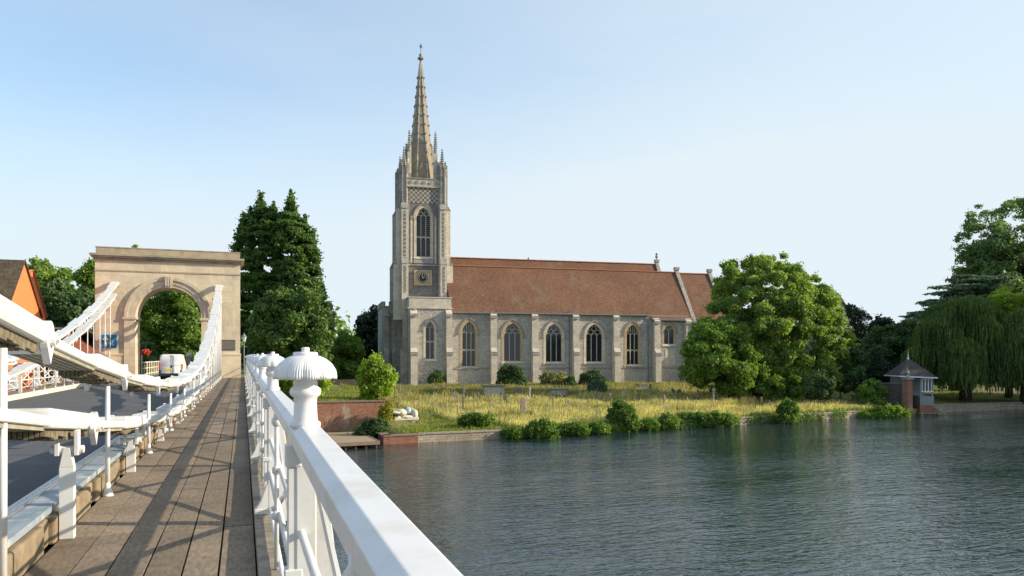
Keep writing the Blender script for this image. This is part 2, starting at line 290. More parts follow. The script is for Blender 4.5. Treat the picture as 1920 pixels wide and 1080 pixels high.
# ------------------------------------------------------------ mesh building
def tag(o, label=None, cat=None, group=None, kind=None):
    if label: o['label'] = label
    if cat: o['category'] = cat
    if group: o['group'] = group
    if kind: o['kind'] = kind
    return o
def thing(name, label, cat, loc=(0, 0, 0), rz=0, group=None):
    o = bpy.data.objects.new(name, None); C.objects.link(o); o.location = loc; o.rotation_euler = (0, 0, rz)
    o.empty_display_size = .3
    return tag(o, label, cat, group)
def root_of(o):
    while o.parent: o = o.parent
    return o
def newell(pts):
    n = Vector((0, 0, 0))
    for a, b in zip(pts, pts[1:] + pts[:1]):
        n += Vector(((a[1] - b[1]) * (a[2] + b[2]), (a[2] - b[2]) * (a[0] + b[0]), (a[0] - b[0]) * (a[1] + b[1])))
    return n.normalized() if n.length > 1e-9 else Vector((0, 0, 1))
LOCAL = set()
def tips(d, lst):
    r_ = random.Random(len(lst)); out = []
    for px, py, pyb, hwpx in lst:
        y = py + 3
        while y < pyb:
            w = hwpx * (y - py) / (pyb - py); n = 1 if w < 6 else 3
            for i in range(n):
                x = px + (0 if n == 1 else r_.uniform(-1, 1) * w * .8); r = max(.16, (w if n == 1 else w * .45) * d / F); p = P(x, y, d + r_.uniform(-1, 1) * w * d / F * .7); out.append((p[0], p[1], p[2], r, r, max(.18, r * .5)))
            y += 4 + w * .12
    return out
class MB:
    def __init__(s): s.v = []; s.f = []
    def add(s, vs, fs):
        n = len(s.v); s.v += [tuple(v) for v in vs]; s.f += [tuple(n + i for i in f) for f in fs]; return s
    def box(s, x0, x1, y0, y1, z0, z1):
        return s.add([(x0, y0, z0), (x1, y0, z0), (x1, y1, z0), (x0, y1, z0), (x0, y0, z1), (x1, y0, z1), (x1, y1, z1), (x0, y1, z1)],
                     [(0, 3, 2, 1), (4, 5, 6, 7), (0, 1, 5, 4), (1, 2, 6, 5), (2, 3, 7, 6), (3, 0, 4, 7)])
    def prism(s, poly, vec):
        """poly: list of 3D points (planar), swept by vec"""
        n = len(poly); nn = newell([tuple(p) for p in poly])
        v = Vector(vec)
        top = [tuple(Vector(p) + v) for p in poly]
        if nn.dot(v) < 0: a, b = poly, top
        else: a, b = list(poly)[::-1], top[::-1]
        # a faces outward as given
        fs = [tuple(range(n)), tuple(range(2 * n - 1, n - 1, -1))]
        for i in range(n):
            j = (i + 1) % n; fs.append((j, i, n + i, n + j))
        return s.add(list(a) + list(b), fs)
    def bar(s, p, q, w, h=None, up=(0, 0, 1)):
        h = h or w; p = Vector(p); q = Vector(q); d = (q - p)
        if d.length < 1e-6: return s
        d.normalize(); u = Vector(up)
        if abs(d.dot(u)) > .98: u = Vector((0, 1, 0))
        r = d.cross(u).normalized(); u = r.cross(d).normalized()
        vs = []
        for c in (p, q):
            for a, b in ((-1, -1), (1, -1), (1, 1), (-1, 1)): vs.append(tuple(c + r * a * w / 2 + u * b * h / 2))
        return s.add(vs, [(0, 1, 2, 3), (7, 6, 5, 4), (0, 4, 5, 1), (1, 5, 6, 2), (2, 6, 7, 3), (3, 7, 4, 0)])
    def tube(s, pts, rs, n=8, cap=True):
        pts = [Vector(p) for p in pts]
        if isinstance(rs, (int, float)): rs = [rs] * len(pts)
        base = len(s.v); prev = None
        for i, p in enumerate(pts):
            d = (pts[min(i + 1, len(pts) - 1)] - pts[max(i - 1, 0)]).normalized()
            if prev is None:
                u = Vector((0, 0, 1)) if abs(d.z) < .9 else Vector((1, 0, 0)); r = d.cross(u).normalized()
            else: r = (prev - d * prev.dot(d)).normalized()
            prev = r; u = r.cross(d)
            for k in range(n):
                a = 2 * pi * k / n; s.v.append(tuple(p + r * cos(a) * rs[i] + u * sin(a) * rs[i]))
        for i in range(len(pts) - 1):
            for k in range(n):
                a = base + i * n + k; b = base + i * n + (k + 1) % n; s.f.append((a, b, b + n, a + n))
        if cap:
            s.f.append(tuple(base + k for k in range(n))[::-1]); s.f.append(tuple(base + (len(pts) - 1) * n + k for k in range(n)))
        return s
    def lathe(s, c, prof, n=16, lob=0, amp=0, rot=0, rim=None):
        base = len(s.v); m = len(prof)
        for i, (r, z) in enumerate(prof):
            for k in range(n):
                a = 2 * pi * k / n + rot; rr = r; zz = z
                if lob and rim and rim[i]:
                    w = abs(sin(lob * a / 2)); w = .62 * w + .38 * abs(sin(lob * 3.5 * a)); rr = r * (1 + amp * rim[i] * w); zz = z - amp * .6 * r * rim[i] * w
                s.v.append((c[0] + rr * cos(a), c[1] + rr * sin(a), c[2] + zz))
        for i in range(m - 1):
            for k in range(n):
                a = base + i * n + k; b = base + i * n + (k + 1) % n; s.f.append((a, b, b + n, a + n))
        s.f.append(tuple(base + k for k in range(n))[::-1]); s.f.append(tuple(base + (m - 1) * n + k for k in range(n)))
        return s
    def build(s, name, m, parent=None, smooth=False, loc=None, label=None, bevel=0):
        if parent is not None:
            L = Vector((0, 0, 0)) if root_of(parent).name in LOCAL else root_of(parent).location
        else: L = Vector(loc) if loc is not None else Vector((0, 0, 0))
        me = bpy.data.meshes.new(name)
        me.from_pydata([(x - L[0], y - L[1], z - L[2]) for x, y, z in s.v], [], s.f); me.materials.append(m)
        if smooth: me.polygons.foreach_set('use_smooth', [True] * len(me.polygons))
        me.update()
        o = bpy.data.objects.new(name, me); C.objects.link(o)
        if parent is not None: o.parent = parent
        else: o.location = L
        if bevel:
            bv = o.modifiers.new('bevel', 'BEVEL'); bv.width = bevel; bv.segments = 2; bv.limit_method = 'ANGLE'
        if label: o['label'] = label
        return o
def copy_tree(o, parent=None):
    c = o.copy(); C.objects.link(c); c.parent = parent
    for ch in list(o.children): copy_tree(ch, c)
    return c
def quads_obj(name, m, V, parent=None, loc=(0, 0, 0)):
    """V: (n,4,3) array of quads in world space"""
    if parent is not None: loc = root_of(parent).location
    V = V - np.array(loc, dtype=float); n = len(V)
    me = bpy.data.meshes.new(name); me.vertices.add(n * 4); me.loops.add(n * 4); me.polygons.add(n)
    me.vertices.foreach_set('co', V.reshape(-1).astype(np.float32))
    me.loops.foreach_set('vertex_index', np.arange(n * 4, dtype=np.int32))
    me.polygons.foreach_set('loop_start', np.arange(0, n * 4, 4, dtype=np.int32))
    me.update(calc_edges=True); me.materials.append(m)
    o = bpy.data.objects.new(name, me); C.objects.link(o)
    if parent is not None: o.parent = parent
    else: o.location = loc
    return o
def leaves(pts, nrm, size, rs, rough=.7, asp=.62):
    """rhomb leaves around points, facing roughly along nrm"""
    n = len(pts); r = rs.normal(size=(n, 3)) * rough + nrm; r /= np.linalg.norm(r, axis=1)[:, None] + 1e-9
    t = rs.normal(size=(n, 3)); t -= r * np.sum(t * r, axis=1)[:, None]; t /= np.linalg.norm(t, axis=1)[:, None] + 1e-9
    b = np.cross(r, t); s = (size * rs.uniform(.6, 1.35, n))[:, None]
    V = np.stack([pts - t * s, pts + b * s * asp + r * s * .15, pts + t * s, pts - b * s * asp + r * s * .15], axis=1)
    return V
def blob_pts(blobs, n, rs, shell=.45, flat=1.0):
    B = np.array([b[:6] for b in blobs], dtype=float)
    w = B[:, 3] * B[:, 4] + B[:, 3] * B[:, 5] + B[:, 4] * B[:, 5]; idx = rs.choice(len(B), n, p=w / w.sum())
    d = rs.normal(size=(n, 3)); d /= np.linalg.norm(d, axis=1)[:, None]
    # more leaves on the upper, outer half
    d[:, 2] = np.where((d[:, 2] < -.2) & (rs.uniform(size=n) < .5), -d[:, 2], d[:, 2])
    r = 1 - shell * rs.uniform(size=n) ** 1.6 + np.minimum(.07 * rs.normal(size=n) ** 2, .22)
    nr = d.copy()
    p = B[idx, :3] + d * r[:, None] * B[idx, 3:6]
    return p, nr
def inpoly(x, y, poly):
    c = False; n = len(poly); j = n - 1
    for i in range(n):
        xi, yi = poly[i]; xj, yj = poly[j]
        if (yi > y) != (yj > y) and x < (xj - xi) * (y - yi) / (yj - yi) + xi: c = not c
        j = i
    return c
def edist(x, y, poly):
    m = 1e9
    for (ax, ay), (bx, by) in zip(poly, poly[1:] + poly[:1]):
        dx, dy = bx - ax, by - ay; L = dx * dx + dy * dy + 1e-9
        t = max(0, min(1, ((x - ax) * dx + (y - ay) * dy) / L)); m = min(m, hypot(ax + t * dx - x, ay + t * dy - y))
    return m
TREES = {}
def tree(name, label, cat, m, poly, d, nb, nl, rmax, size, thick=None, trunk=True, group=None, flat=.8, seed=1, trunkpx=None, limbs=6, core=True, extra=None, base=None, tr=None, rough=.8, spray=.45, droop=0):
    """crown of leaf clumps filling a silhouette of real depth, over a tapered trunk with limbs"""
    rs = np.random.RandomState(seed); r_ = random.Random(seed)
    k = F / d; xs = [p[0] for p in poly]; ys = [p[1] for p in poly]
    W = (max(xs) - min(xs)) / k; thick = thick or W * .42
    cx = (min(xs) + max(xs)) / 2 if trunkpx is None else trunkpx
    a, b = ray(cx); bx, by = a * d, b * d; bz = gz(bx, by) if base is None else base
    t = thing(name, label, cat, (bx, by, bz), 0, group)
    blobs = []; tries = 0
    while len(blobs) < nb and tries < nb * 60:
        tries += 1; x = r_.uniform(min(xs), max(xs)); y = r_.uniform(min(ys), max(ys))
        if not inpoly(x, y, poly): continue
        e = edist(x, y, poly) / k; r = min(rmax * r_.uniform(.65, 1.1), e + .12)
        if e < rmax * .25 and r_.random() < .35: continue
        if r < rmax * .22 and r_.random() < .6: continue
        if r_.random() < .35: r *= .6
        tmax = thick * sqrt(max(0.02, min(1, e / (W * .32))))
        dd = r_.choice((-1, -1, 1)) * tmax * r_.random() ** .6
        p = P(x, y, d + dd)
        # keep apparent place: real size grows with depth
        blobs.append((p[0], p[1], p[2], r, r, r * flat))
    if extra: blobs += extra
    nl = int(nl * 1.5); pts, nr = blob_pts(blobs, nl, rs)
    # twig-end sprays poke out of the clumps
    nb_ = len(blobs); ns = int(nl * .16); B = np.array([q[:6] for q in blobs]); ii = rs.choice(nb_, max(1, ns // 14)); dd_ = rs.normal(size=(len(ii), 3)); dd_[:, 2] = np.abs(dd_[:, 2]) * .8 - droop; dd_ /= np.linalg.norm(dd_, axis=1)[:, None]
    jj = np.repeat(np.arange(len(ii)), 14); q_ = rs.uniform(.7, 1.0 + spray, len(jj)); pp = B[ii[jj], :3] + dd_[jj] * B[ii[jj], 3:6] * q_[:, None] + rs.normal(size=(len(jj), 3)) * size * .9
    pts = np.concatenate([pts, pp]); nr = np.concatenate([nr, dd_[jj]])
    cr = quads_obj('crown', m, leaves(pts, nr, size * .78, rs, rough), t)
    if trunk:
        tb = MB(); H = P(cx, min(ys), d)[2] - bz; r0 = tr or max(.12, H * .028)
        tb.tube([(bx, by, bz - .3), (bx + .03 * H * .3, by, bz + H * .3), (bx, by, bz + H * .72)], [r0 * 1.25, r0 * .8, r0 * .25], 9)
        bl = sorted(blobs, key=lambda q: -q[3])[:max(limbs * 3, 3)]; r_.shuffle(bl)
        for q in bl[:limbs]:
            z0 = bz + H * r_.uniform(.18, .5); mid = ((bx + q[0]) / 2, (by + q[1]) / 2, (z0 + q[2]) / 2 + H * .04)
            tb.tube([(bx, by, z0), mid, (q[0], q[1], q[2])], [r0 * .45, r0 * .28, r0 * .08], 6)
        tb.build('trunk', M['bark'], t, True)
    TREES[label] = t
    return t
def ell(cx, cy, rx, ry, n=14, wob=.08, seed=0):
    r = random.Random(seed); return [(cx + rx * cos(2 * pi * i / n) * (1 + r.uniform(-wob, wob)), cy + ry * sin(2 * pi * i / n) * (1 + r.uniform(-wob, wob))) for i in range(n)]
# ============================================================ SETTING: ground, water, road, footway
def build_ground():
    xs = list(np.concatenate([np.linspace(-1500, -60, 14), np.arange(-50, 110, 1.6), np.linspace(115, 1800, 18)]))
    ts = list(np.concatenate([[0, .05, .8], np.arange(1.8, 46, 1.2), np.arange(47, 110, 4), np.array([120, 150, 200, 260, 340, 450, 600, 900, 1300, 2000, 3200])]))
    v = []; f = []
    for t in ts:
        for x in xs:
            y = bank(x) + t; v.append((x, y, gz(x, y) if t > 0 else WATER - 1.5))
    n = len(xs)
    for j in range(len(ts) - 1):
        for i in range(n - 1): a = j * n + i; f.append((a, a + 1, a + n + 1, a + n))
    m = MB(); m.v = v; m.f = f
    tag(m.build('ground', M['ground'], smooth=True), 'grassy river bank and churchyard ground', kind='structure')
build_ground()
m = MB(); m.add([(-2500, -1500, WATER), (3000, -1500, WATER), (3000, 62, WATER), (-2500, 62, WATER)], [(0, 1, 2, 3)])
tag(m.build('river', M['water']), 'dark rippled river water', kind='structure')
DZ = -EYE
Y0, Y1 = -14.0, 62.0
# footway planks
mp = MB(); seams = [.10, -.168, -.42, -.68, -.94, -1.2, -1.50]
yj = 3.53 - 3.95 * 5
while yj < Y1:
    for a, b in zip(seams, seams[1:]):
        e = rnd.uniform(.004, .009); h = rnd.uniform(-.002, .003)
        mp.box(b + e, a - e, yj + .008, yj + 3.95 - .008, DZ - .05, DZ + h)
    yj += 3.95
tag(mp.build('footway', M['planks']), 'brown plank footway of the bridge', kind='structure')
m = MB(); m.box(-1.9, .24, Y0, Y1, DZ - .45, DZ - .055); tag(m.build('footway_underdeck', M['deckdark']), kind='structure')
m = MB(); m.box(-7.95, -1.80, Y0, 59, DZ - .4, DZ - .02); m.box(-7.6, -2.2, 59, 110, DZ - .4, DZ - .016)
tag(m.build('road', M['asphalt']), 'dark asphalt road over the bridge', kind='structure')
m = MB(); m.box(-9.7, -8.2, Y0, Y1, DZ - .45, DZ); tag(m.build('far_footway', M['planks']), 'footway on the far side of the bridge', kind='structure')
# ledge under the railing
m = MB(); y = Y0
while y < 60:
    L = rnd.choice((.9, 1.3, 1.9)); m.box(.105, .25, y + .004, y + L - .004, DZ - .25, DZ + .10 + rnd.uniform(-.008, .006)); y += L
t = m.build('stone_ledge', M['ledge'], loc=(.18, 2, DZ), bevel=.008); tag(t, 'buff stone ledge along the right edge of the plank footway', 'ledge')
# beams with concrete blocks between road and footways
def girder(sx, label):
    x0, x1 = (-1.87, -1.54) if sx > 0 else (-8.17, -7.84)
    xin = x1 if sx > 0 else x0
    t = thing('girder', label, 'girder', ((x0 + x1) / 2, 2, DZ))
    m = MB(); m.box(x0 + (.10 if sx > 0 else .02), x1 - (.02 if sx > 0 else .10), Y0, 57, DZ + (.24 if sx > 0 else .11), DZ + (.295 if sx > 0 else .15)); m.build('top_plate', M['beam'], t)
    m = MB(); xa, xb = (x0, x0 + .085) if sx > 0 else (x1 - .085, x1)
    m.box(xa, xb, Y0, 57, DZ - .02, DZ + (.32 if sx > 0 else .17)); m.build('kerb_angle', M['white' if sx > 0 else 'whitestone'], t, bevel=.006)
    m = MB(); y = .4
    while y < 22:
        m.lathe(((xa + xb) / 2, y, DZ + .318), [(.018, 0), (.014, .01), (.005, .014)], 7); y += .11
    if sx > 0: tag(m.build('rivet', M['white'], t, True), kind='stuff')
    m = MB(); y = Y0
    while y < 56.5:
        L = 1.975; xi = x1 if sx > 0 else x0; s = 1 if sx > 0 else -1
        a, b = sorted((xi + s * .03, (x0 if sx > 0 else x1) + s * .1))
        m.box(a, b, y + .02, y + L * .62, DZ - .02, DZ + (.225 if sx > 0 else .10))
        b2 = b - .045 if s > 0 else b; a2 = a if s > 0 else a + .045
        m.box(a2, b2, y + L * .62 + .015, y + L * .80, DZ - .02, DZ + (.215 if sx > 0 else .09))
        m.box(a, b, y + L * .80 + .015, y + L - .01, DZ - .02, DZ + (.225 if sx > 0 else .10))
        y += L
    m.build('concrete_block', M['concrete'], t, bevel=.02)
girder(1, 'blue-grey steel girder on buff concrete between the road and the plank footway')
girder(-1, 'pale kerb girder along the far left side of the road')
# ============================================================ suspension chains
PIT = 3.95
def zc(y): return -.70 + (.0043 if y > 21.5 else .0036) * (y - 21.5) ** 2
def chain(x, lower, side, label):
    off = -.63 if lower else 0.0; ph = (3.53 if lower else 5.60)
    t = thing('suspension_chain', label, 'bridge chain', (x, ph, zc(ph) + off))
    n0 = -3 if x > -3 else 1
    ys = [ph + PIT * n for n in range(n0, 14) if ph + PIT * n < 57.2]
    W = .36; xr = x + .155 if x > -3 else x - .155
    for i, y in enumerate(ys):
        ya, yb = y - .9, y + .8
        za, zb, zm = zc(ya) + off, zc(yb) + off, zc(y) + off
        near = abs(y - 6) < 26 and x > -3
        m = MB()
        # coupling: broad solid cover over a bundle of plates, a boss and pin at its far end
        m.bar((x, ya, za + .05), (x, yb + .1, zb + .055 + (zb - za) * .06), W + .10, .16)
        c = m.build('coupling', M['white'], t, bevel=.028 if near else 0)
        m = MB(); k = 9 if near else 4
        for q in range(k):
            xx = x - W / 2 + .03 + (W - .06) * q / (k - 1)
            if near:
                ns = 11
                for w in range(ns):
                    u0, u1 = w / ns, (w + 1) / ns; j = rnd.uniform(0, .018) + .016 * sin(w * 2.1 + q * .5)
                    p = (xx, ya + .06 + (yb - ya - .06) * u0, za + (zb - za) * u0 - .03 - j); r = (xx, ya + .06 + (yb - ya - .06) * u1, za + (zb - za) * u1 - .03 - j)
                    m.bar(p, r, .030, .12)
            else: m.bar((xx, ya, za - .03), (xx, yb, zb - .03), .03, .13)
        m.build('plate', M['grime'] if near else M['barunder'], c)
        yp = y + .9; zp = zc(yp) + off
        m = MB()
        sl = (zc(yp + .1) - zc(yp - .1)) / .2
        for sx in (-1, 1):
            xa = x + sx * (W / 2 + .005); vec = (sx * .05, 0, 0); pol = []
            for q in range(17):
                a = pi * (-.22) + q / 16 * pi * 1.44; pol.append((xa, yp + .125 * cos(a), zp + .03 + .125 * sin(a)))
            pol.append((xa, yp, zp - .175))
            m.prism(pol, vec)
            m.tube([(xa + sx * .045, yp, zp + .01), (xa + sx * .085, yp, zp + .01)], .05, 12)
            m.tube([(xa + sx * .08, yp, zp + .01), (xa + sx * .11, yp, zp + .01)], .03, 6)
        m.tube([(x - W / 2, yp, zp + .02), (x + W / 2, yp, zp + .02)], .118, 20)
        m.bar((x, yp - .1, zp + .09), (x, yp + .06, zp + .09), W, .06)
        m.build('pin', M['whiteclean'], c, near and False)
        # long slender link to the next coupling
        y2 = y + PIT - .9; 
        if y2 > 57.3: y2 = 57.35
        z2 = zc(y2) + off; m = MB(); k = 6
        for q in range(k):
            xx = x - W / 2 + .03 + (W - .06) * q / (k - 1)
            m.bar((xx, yp, zp - .015), (xx, y2 + .05, z2 - .015), .036, .07)
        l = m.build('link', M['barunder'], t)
        m = MB(); m.bar((x, yp, zp + .03), (x, y2, z2 + .03), W + .045, .085)
        m.build('cover_bar', M['white'], l, bevel=.016 if near else 0)
        # hangers
        zb_ = zm - .16
        m = MB()
        if not lower or zb_ - DZ > 1.3:
            if zb_ > DZ:
                m.tube([(xr, y, zb_), (xr, y, DZ + .10)], .026, 10)
                m.lathe((xr, y, DZ), [(.062, .005), (.060, .02), (.045, .06), (.032, .11), (.027, .16)], 12)
                m.build('hanger_rod', M['whiteclean'], t, True)
        else:
            zb_ = zm - .09
            for sx in (-1, 1): m.box(xr + sx * .075 - .018, xr + sx * .075 + .018, y - .05, y + .05, zb_ - .16, zb_ + .06)
            m.tube([(xr - .13, y, zb_ - .11), (xr + .13, y, zb_ - .11)], .036, 10)
            m.prism([(xr - .025, y - .04, zb_ - .09), (xr + .025, y - .04, zb_ - .09), (xr + .058, y - .04, zb_ - .26), (xr - .058, y - .04, zb_ - .26)], (0, .08, 0))
            m.box(xr - .058, xr + .058, y - .045, y + .045, DZ + .002, zb_ - .262)
            m.build('hanger_post', M['white'], t, bevel=.005)
    return t
CX, LX = -1.60, -8.3
chain(CX, False, 1, 'upper white chain beside the plank footway, nearest the camera')
chain(CX, True, 1, 'lower white chain beside the plank footway, carried on square posts')
chain(LX, False, -1, 'upper white chain on the far left side of the road')
chain(LX, True, -1, 'lower white chain on the far left side of the road')
# ============================================================ railings
def rtop(y):
    if y < 3.53: return -.315 + (y - 3.53) * .012
    return -.315
def make_post(x, y, s, zt):
    """cast post: parasol cap, ringed neck, flared outer brace, scrolled inner foot. s = +1 outer side towards +X"""
    k = s
    m = MB(); m.lathe((x, y, zt), [(.068, -.01), (.068, .008), (.054, .02), (.050, .10), (.052, .125), (.066, .135), (.071, .15), (.066, .165), (.055, .175), (.052, .20), (.052, .30)], 24)
    post = m.build('post', M['whiteclean'], RP, True)
    m = MB(); m.box(x - .045, x + .045, y - .045, y + .045, DZ + .08, zt - .02); m.build('shaft', M['white'], post, bevel=.006)
    m = MB(); prof = [(.052, .205), (.11, .213), (.128, .216), (.129, .230), (.125, .258), (.111, .284), (.090, .302), (.064, .314), (.05, .316)]
    rim = [0, .6, 1, 1, .9, .6, .3, 0, 0]
    m.lathe((x, y, zt), prof, 288, 11, .11, .2, rim)
    m.lathe((x, y, zt), [(.055, .30), (.055, .328), (.050, .332), (.018, .333), (.018, .350), (.012, .354)], 20, rot=.2)
    m.build('cap', M['whiteclean'], post, True)
    z = lambda v: v
    m = MB(); pol = [(0.0, -.40), (.04, -.42), (.09, -.62), (.118, -.80), (.135, -.95), (.165, -1.10), (.22, -1.30), (.33, -1.58), (.0, -1.58)]
    m.prism([(x + k * a, y - .04, b) for a, b in pol], (0, .08, 0)); m.build('brace', M['white'], RP, bevel=.006)
    m = MB(); pol = [(-.155, -1.50), (-.158, -1.455), (-.14, -1.43), (-.11, -1.38), (-.085, -1.30), (-.055, -1.22), (-.03, -1.20), (-.03, -1.50)]
    m.prism([(x + k * a, y - .045, b) for a, b in pol], (0, .09, 0))
    m.box(min(x - k * .165, x - k * .03), max(x - k * .165, x - k * .03), y - .055, y + .055, -1.5, -1.45)
    m.build('foot', M['white'], RP, bevel=.005)
def railing(x, s, ys, label, ymin, ymax):
    global RP
    t = thing('railing', label, 'railing', (x, ys[0], DZ)); RP = t
    for y in ys: make_post(x, y, s, rtop(y))
    sec = [(-.025, 0), (.055, 0), (.072, -.022), (.072, -.088), (-.062, -.088), (-.062, -.022)]
    yy = [ymin] + ys + [ymax]; m = MB()
    for a, b in zip(yy, yy[1:]):
        if b - a < .05: continue
        za, zb = rtop(a), rtop(b)
        A = [(x + s * u, a, za + v) for u, v in sec]; B = [(x + s * u, b, zb + v) for u, v in sec]; n = 6
        fs = [tuple(range(n))[::s], tuple(range(2 * n - 1, n - 1, -1))[::s]] + [((i + 1) % n, i, n + i, n + (i + 1) % n)[::s] for i in range(n)]
        m.add(A + B, fs)
    m.build('handrail', M['whiteclean'], t, bevel=.004)
    m = MB()
    for z, r in ((-.80, .018), (-1.46, .017)): m.tube([(x - s * .02, ymin, z), (x - s * .02, ymax, z)], r, 8)
    m.bar((x - s * .02, ymin, -1.13), (x - s * .02, ymax, -1.13), .03, .068)
    m.build('rail', M['whiteclean'], t, True)
    xx = x + s * .015; yl = [ys[0] - PIT] + ys
    for y in yl:
        m = MB(); 
        if y + PIT < ymax + 3:
            m.bar((xx, y, -1.46), (xx, y + PIT, -.42), .014, .052); m.bar((xx + .016, y, -.42), (xx + .016, y + PIT, -1.46), .014, .052)
            if x < -3: m.bar((xx + .03, y - PIT / 2, -1.46), (xx + .03, y + PIT / 2, -.42), .012, .03); m.bar((xx + .045, y - PIT / 2, -.42), (xx + .045, y + PIT / 2, -1.46), .012, .03)
            m.build('lattice_bar', M['white'], t)
            ym = y + PIT / 2; m = MB(); xi = x - s * .045
            m.tube([(xi, ym, DZ + .1), (xi, ym, -.42)], .016, 8)
            m.lathe((xi, ym, -.5), [(.016, 0), (.034, .02), (.036, .05), (.022, .07), (.02, .09)], 10); m.lathe((xi, ym, -.84), [(.016, 0), (.032, .015), (.032, .05), (.016, .07)], 10); m.lathe((xi, ym, -1.16), [(.016, 0), (.036, .015), (.036, .05), (.016, .07)], 10)
            m.build('baluster', M['white'], t, True)
    for y in ys:
        m = MB(); xi = x - s * .055
        m.box(xi - .035, xi + .035, y - .05, y + .03, -.50, -.40); m.box(xi - .026, xi + .026, y - .04, y + .02, -1.48, -.50); m.box(xi - .04, xi + .04, y - .05, y + .03, -1.0, -.96)
        m.build('inner_strut', M['white'], t, bevel=.006)
RPY = [3.53 + PIT * n for n in range(-1, 14) if 3.53 + PIT * n < 57]
railing(.27, 1, RPY, 'white iron railing with parasol-shaped post caps on the right of the footway', -3.0, 57)
railing(-9.6, -1, [3.53 + PIT * n for n in range(3, 14) if 3.53 + PIT * n < 57], 'white lattice railing on the far left side of the bridge', 14, 57)
# ============================================================ stone tower arch
YA, YB = 58.0, 60.5; AX0, AX1 = -9.55, -.18; AC = -4.92; AR = 2.13; SPR = 2.70
tw = thing('bridge_tower', 'cream limestone tower with a round road arch at the far end of the bridge', 'bridge tower', (AC, YA, DZ))
def halfarch(sgn, xo, z0, z1, y):
    pol = [(xo, y, z0), (AC + sgn * AR, y, z0)]
    for i in range(17):
        a = i / 16 * pi / 2; pol.append((AC + sgn * AR * cos(a), y, SPR + AR * sin(a)))
    pol += [(AC, y, z1), (xo, y, z1)]; return pol
ZTOP = 6.62
m = MB(); m.prism(halfarch(-1, AX0, DZ - .3, ZTOP, YA), (0, YB - YA, 0)); m.prism(halfarch(1, AX1, DZ - .3, ZTOP, YA), (0, YB - YA, 0))
wall = m.build('wall', M['ashlar'], tw)
m = MB(); m.box(AX0 + .02, AX1 - .02, YA + .15, YB - .1, 7.04, 7.50); m.box(AX0 - .02, AX1 + .02, YA + .12, YB - .08, 7.50, 7.56); m.build('attic', M['attic'], tw)
m = MB()
m.box(AX0 - .30, AX1 + .30, YA - .38, YB + .3, 6.90, 7.04); m.box(AX0 - .22, AX1 + .22, YA - .28, YB + .2, 6.78, 6.90); m.box(AX0 - .07, AX1 + .07, YA - .08, YB + .05, 6.62, 6.78)
m.box(AX0 - .04, AX1 + .04, YA - .05, YB + .03, 5.86, 5.94)
cor = m.build('cornice', M['attic'], tw)
m = MB(); x = AX0 - .1
while x < AX1 + .1: m.box(x, x + .07, YA - .2, YA - .06, 6.66, 6.775); x += .14
tag(m.build('dentil', M['attic'], cor), kind='stuff')
m = MB()
def ring(r0, r1, y0, y1):
    n = 40
    for i in range(n):
        a, b = pi * i / n, pi * (i + 1) / n
        p = [(AC + r * cos(q), y0, SPR + r * sin(q)) for r, q in ((r0, a), (r1, a), (r1, b), (r0, b))]; m.prism(p, (0, y1 - y0, 0))
ring(AR, AR + .58, YA - .06, YA + .1); ring(AR + .2, AR + .62, YA - .11, YA - .062); ring(AR + .50, AR + .70, YA - .19, YA - .112)
m.build('archivolt', M['ashtrim'], tw)
m = MB(); m.prism([(AC - .20, YA - .30, SPR + AR - .05), (AC + .20, YA - .30, SPR + AR - .05), (AC + .30, YA - .30, SPR + AR + .78), (AC - .30, YA - .30, SPR + AR + .78)], (0, .28, 0))
for q in (-.15, 0, .15): m.prism([(AC + q - .045, YA - .38, SPR + AR + .05), (AC + q + .045, YA - .38, SPR + AR + .05), (AC + q + .06, YA - .38, SPR + AR + .72), (AC + q - .06, YA - .38, SPR + AR + .72)], (0, .08, 0))
m.build('keystone', M['ashtrim'], tw)
for s in (-1, 1):
    m = MB(); xa = AC + s * AR; xb = AC + s * (AR + .70)
    m.box(min(xa + s * .003, xb), max(xa + s * .003, xb), YA - .12, YA - .002, DZ, SPR - .17); m.build('pilaster', M['ashlar'], tw)
    m = MB(); m.box(min(xa - s * .1, xb + s * .1), max(xa - s * .1, xb + s * .1), YA - .2, YB + .05, SPR - .17, SPR); m.build('impost', M['ashtrim'], tw)
m = MB()
for a, b in ((AX0 - .07, AC - AR - .71), (AC + AR + .71, AX1 + .07)):
    m = MB(); m.box(a, b, YA - .10, YB + .06, .02, .16); m.box(a + .02, b - .02, YA - .06, YB + .04, DZ - .3, .02)
    m.build('plinth', M['ashlar'], tw)
p0 = (AX1 - 1.27, AX1 - .32)
m = MB(); m.box(p0[0], p0[1], YA - .04, YA + .02, .38, 1.16); pl = m.build('plaque', M['plaque'], tw)
m = MB(); m.box(p0[0] + .06, p0[1] - .06, YA - .05, YA - .041, .44, .46); m.box(p0[0] + .06, p0[1] - .06, YA - .05, YA - .041, 1.08, 1.10); m.build('rim', M['black'], pl)
def lantern(x, label):
    z = 3.55; t = thing('wall_lantern', label, 'lantern', (x, YA - .55, z))
    m = MB(); m.bar((x, YA, z - .35), (x, YA - .55, z - .08), .035); m.bar((x, YA, z + .0), (x, YA - .5, z - .06), .03); m.bar((x, YA - .55, z - .2), (x, YA - .55, z + .02), .05); m.build('bracket', M['white'], t)
    c = (x, YA - .55, z); m = MB(); m.lathe(c, [(.13, .02), (.22, .48)], 6); m.build('glazing', M['lglass'], t)
    m = MB(); 
    for k in range(6):
        a = k * pi / 3; m.bar((x + .13 * cos(a), c[1] + .13 * sin(a), z + .02), (x + .225 * cos(a), c[1] + .225 * sin(a), z + .48), .028)
    m.lathe(c, [(.27, .47), (.27, .50), (.16, .66), (.07, .74), (.07, .80), (.03, .84), (.02, .95)], 12); m.build('frame', M['white'], t)
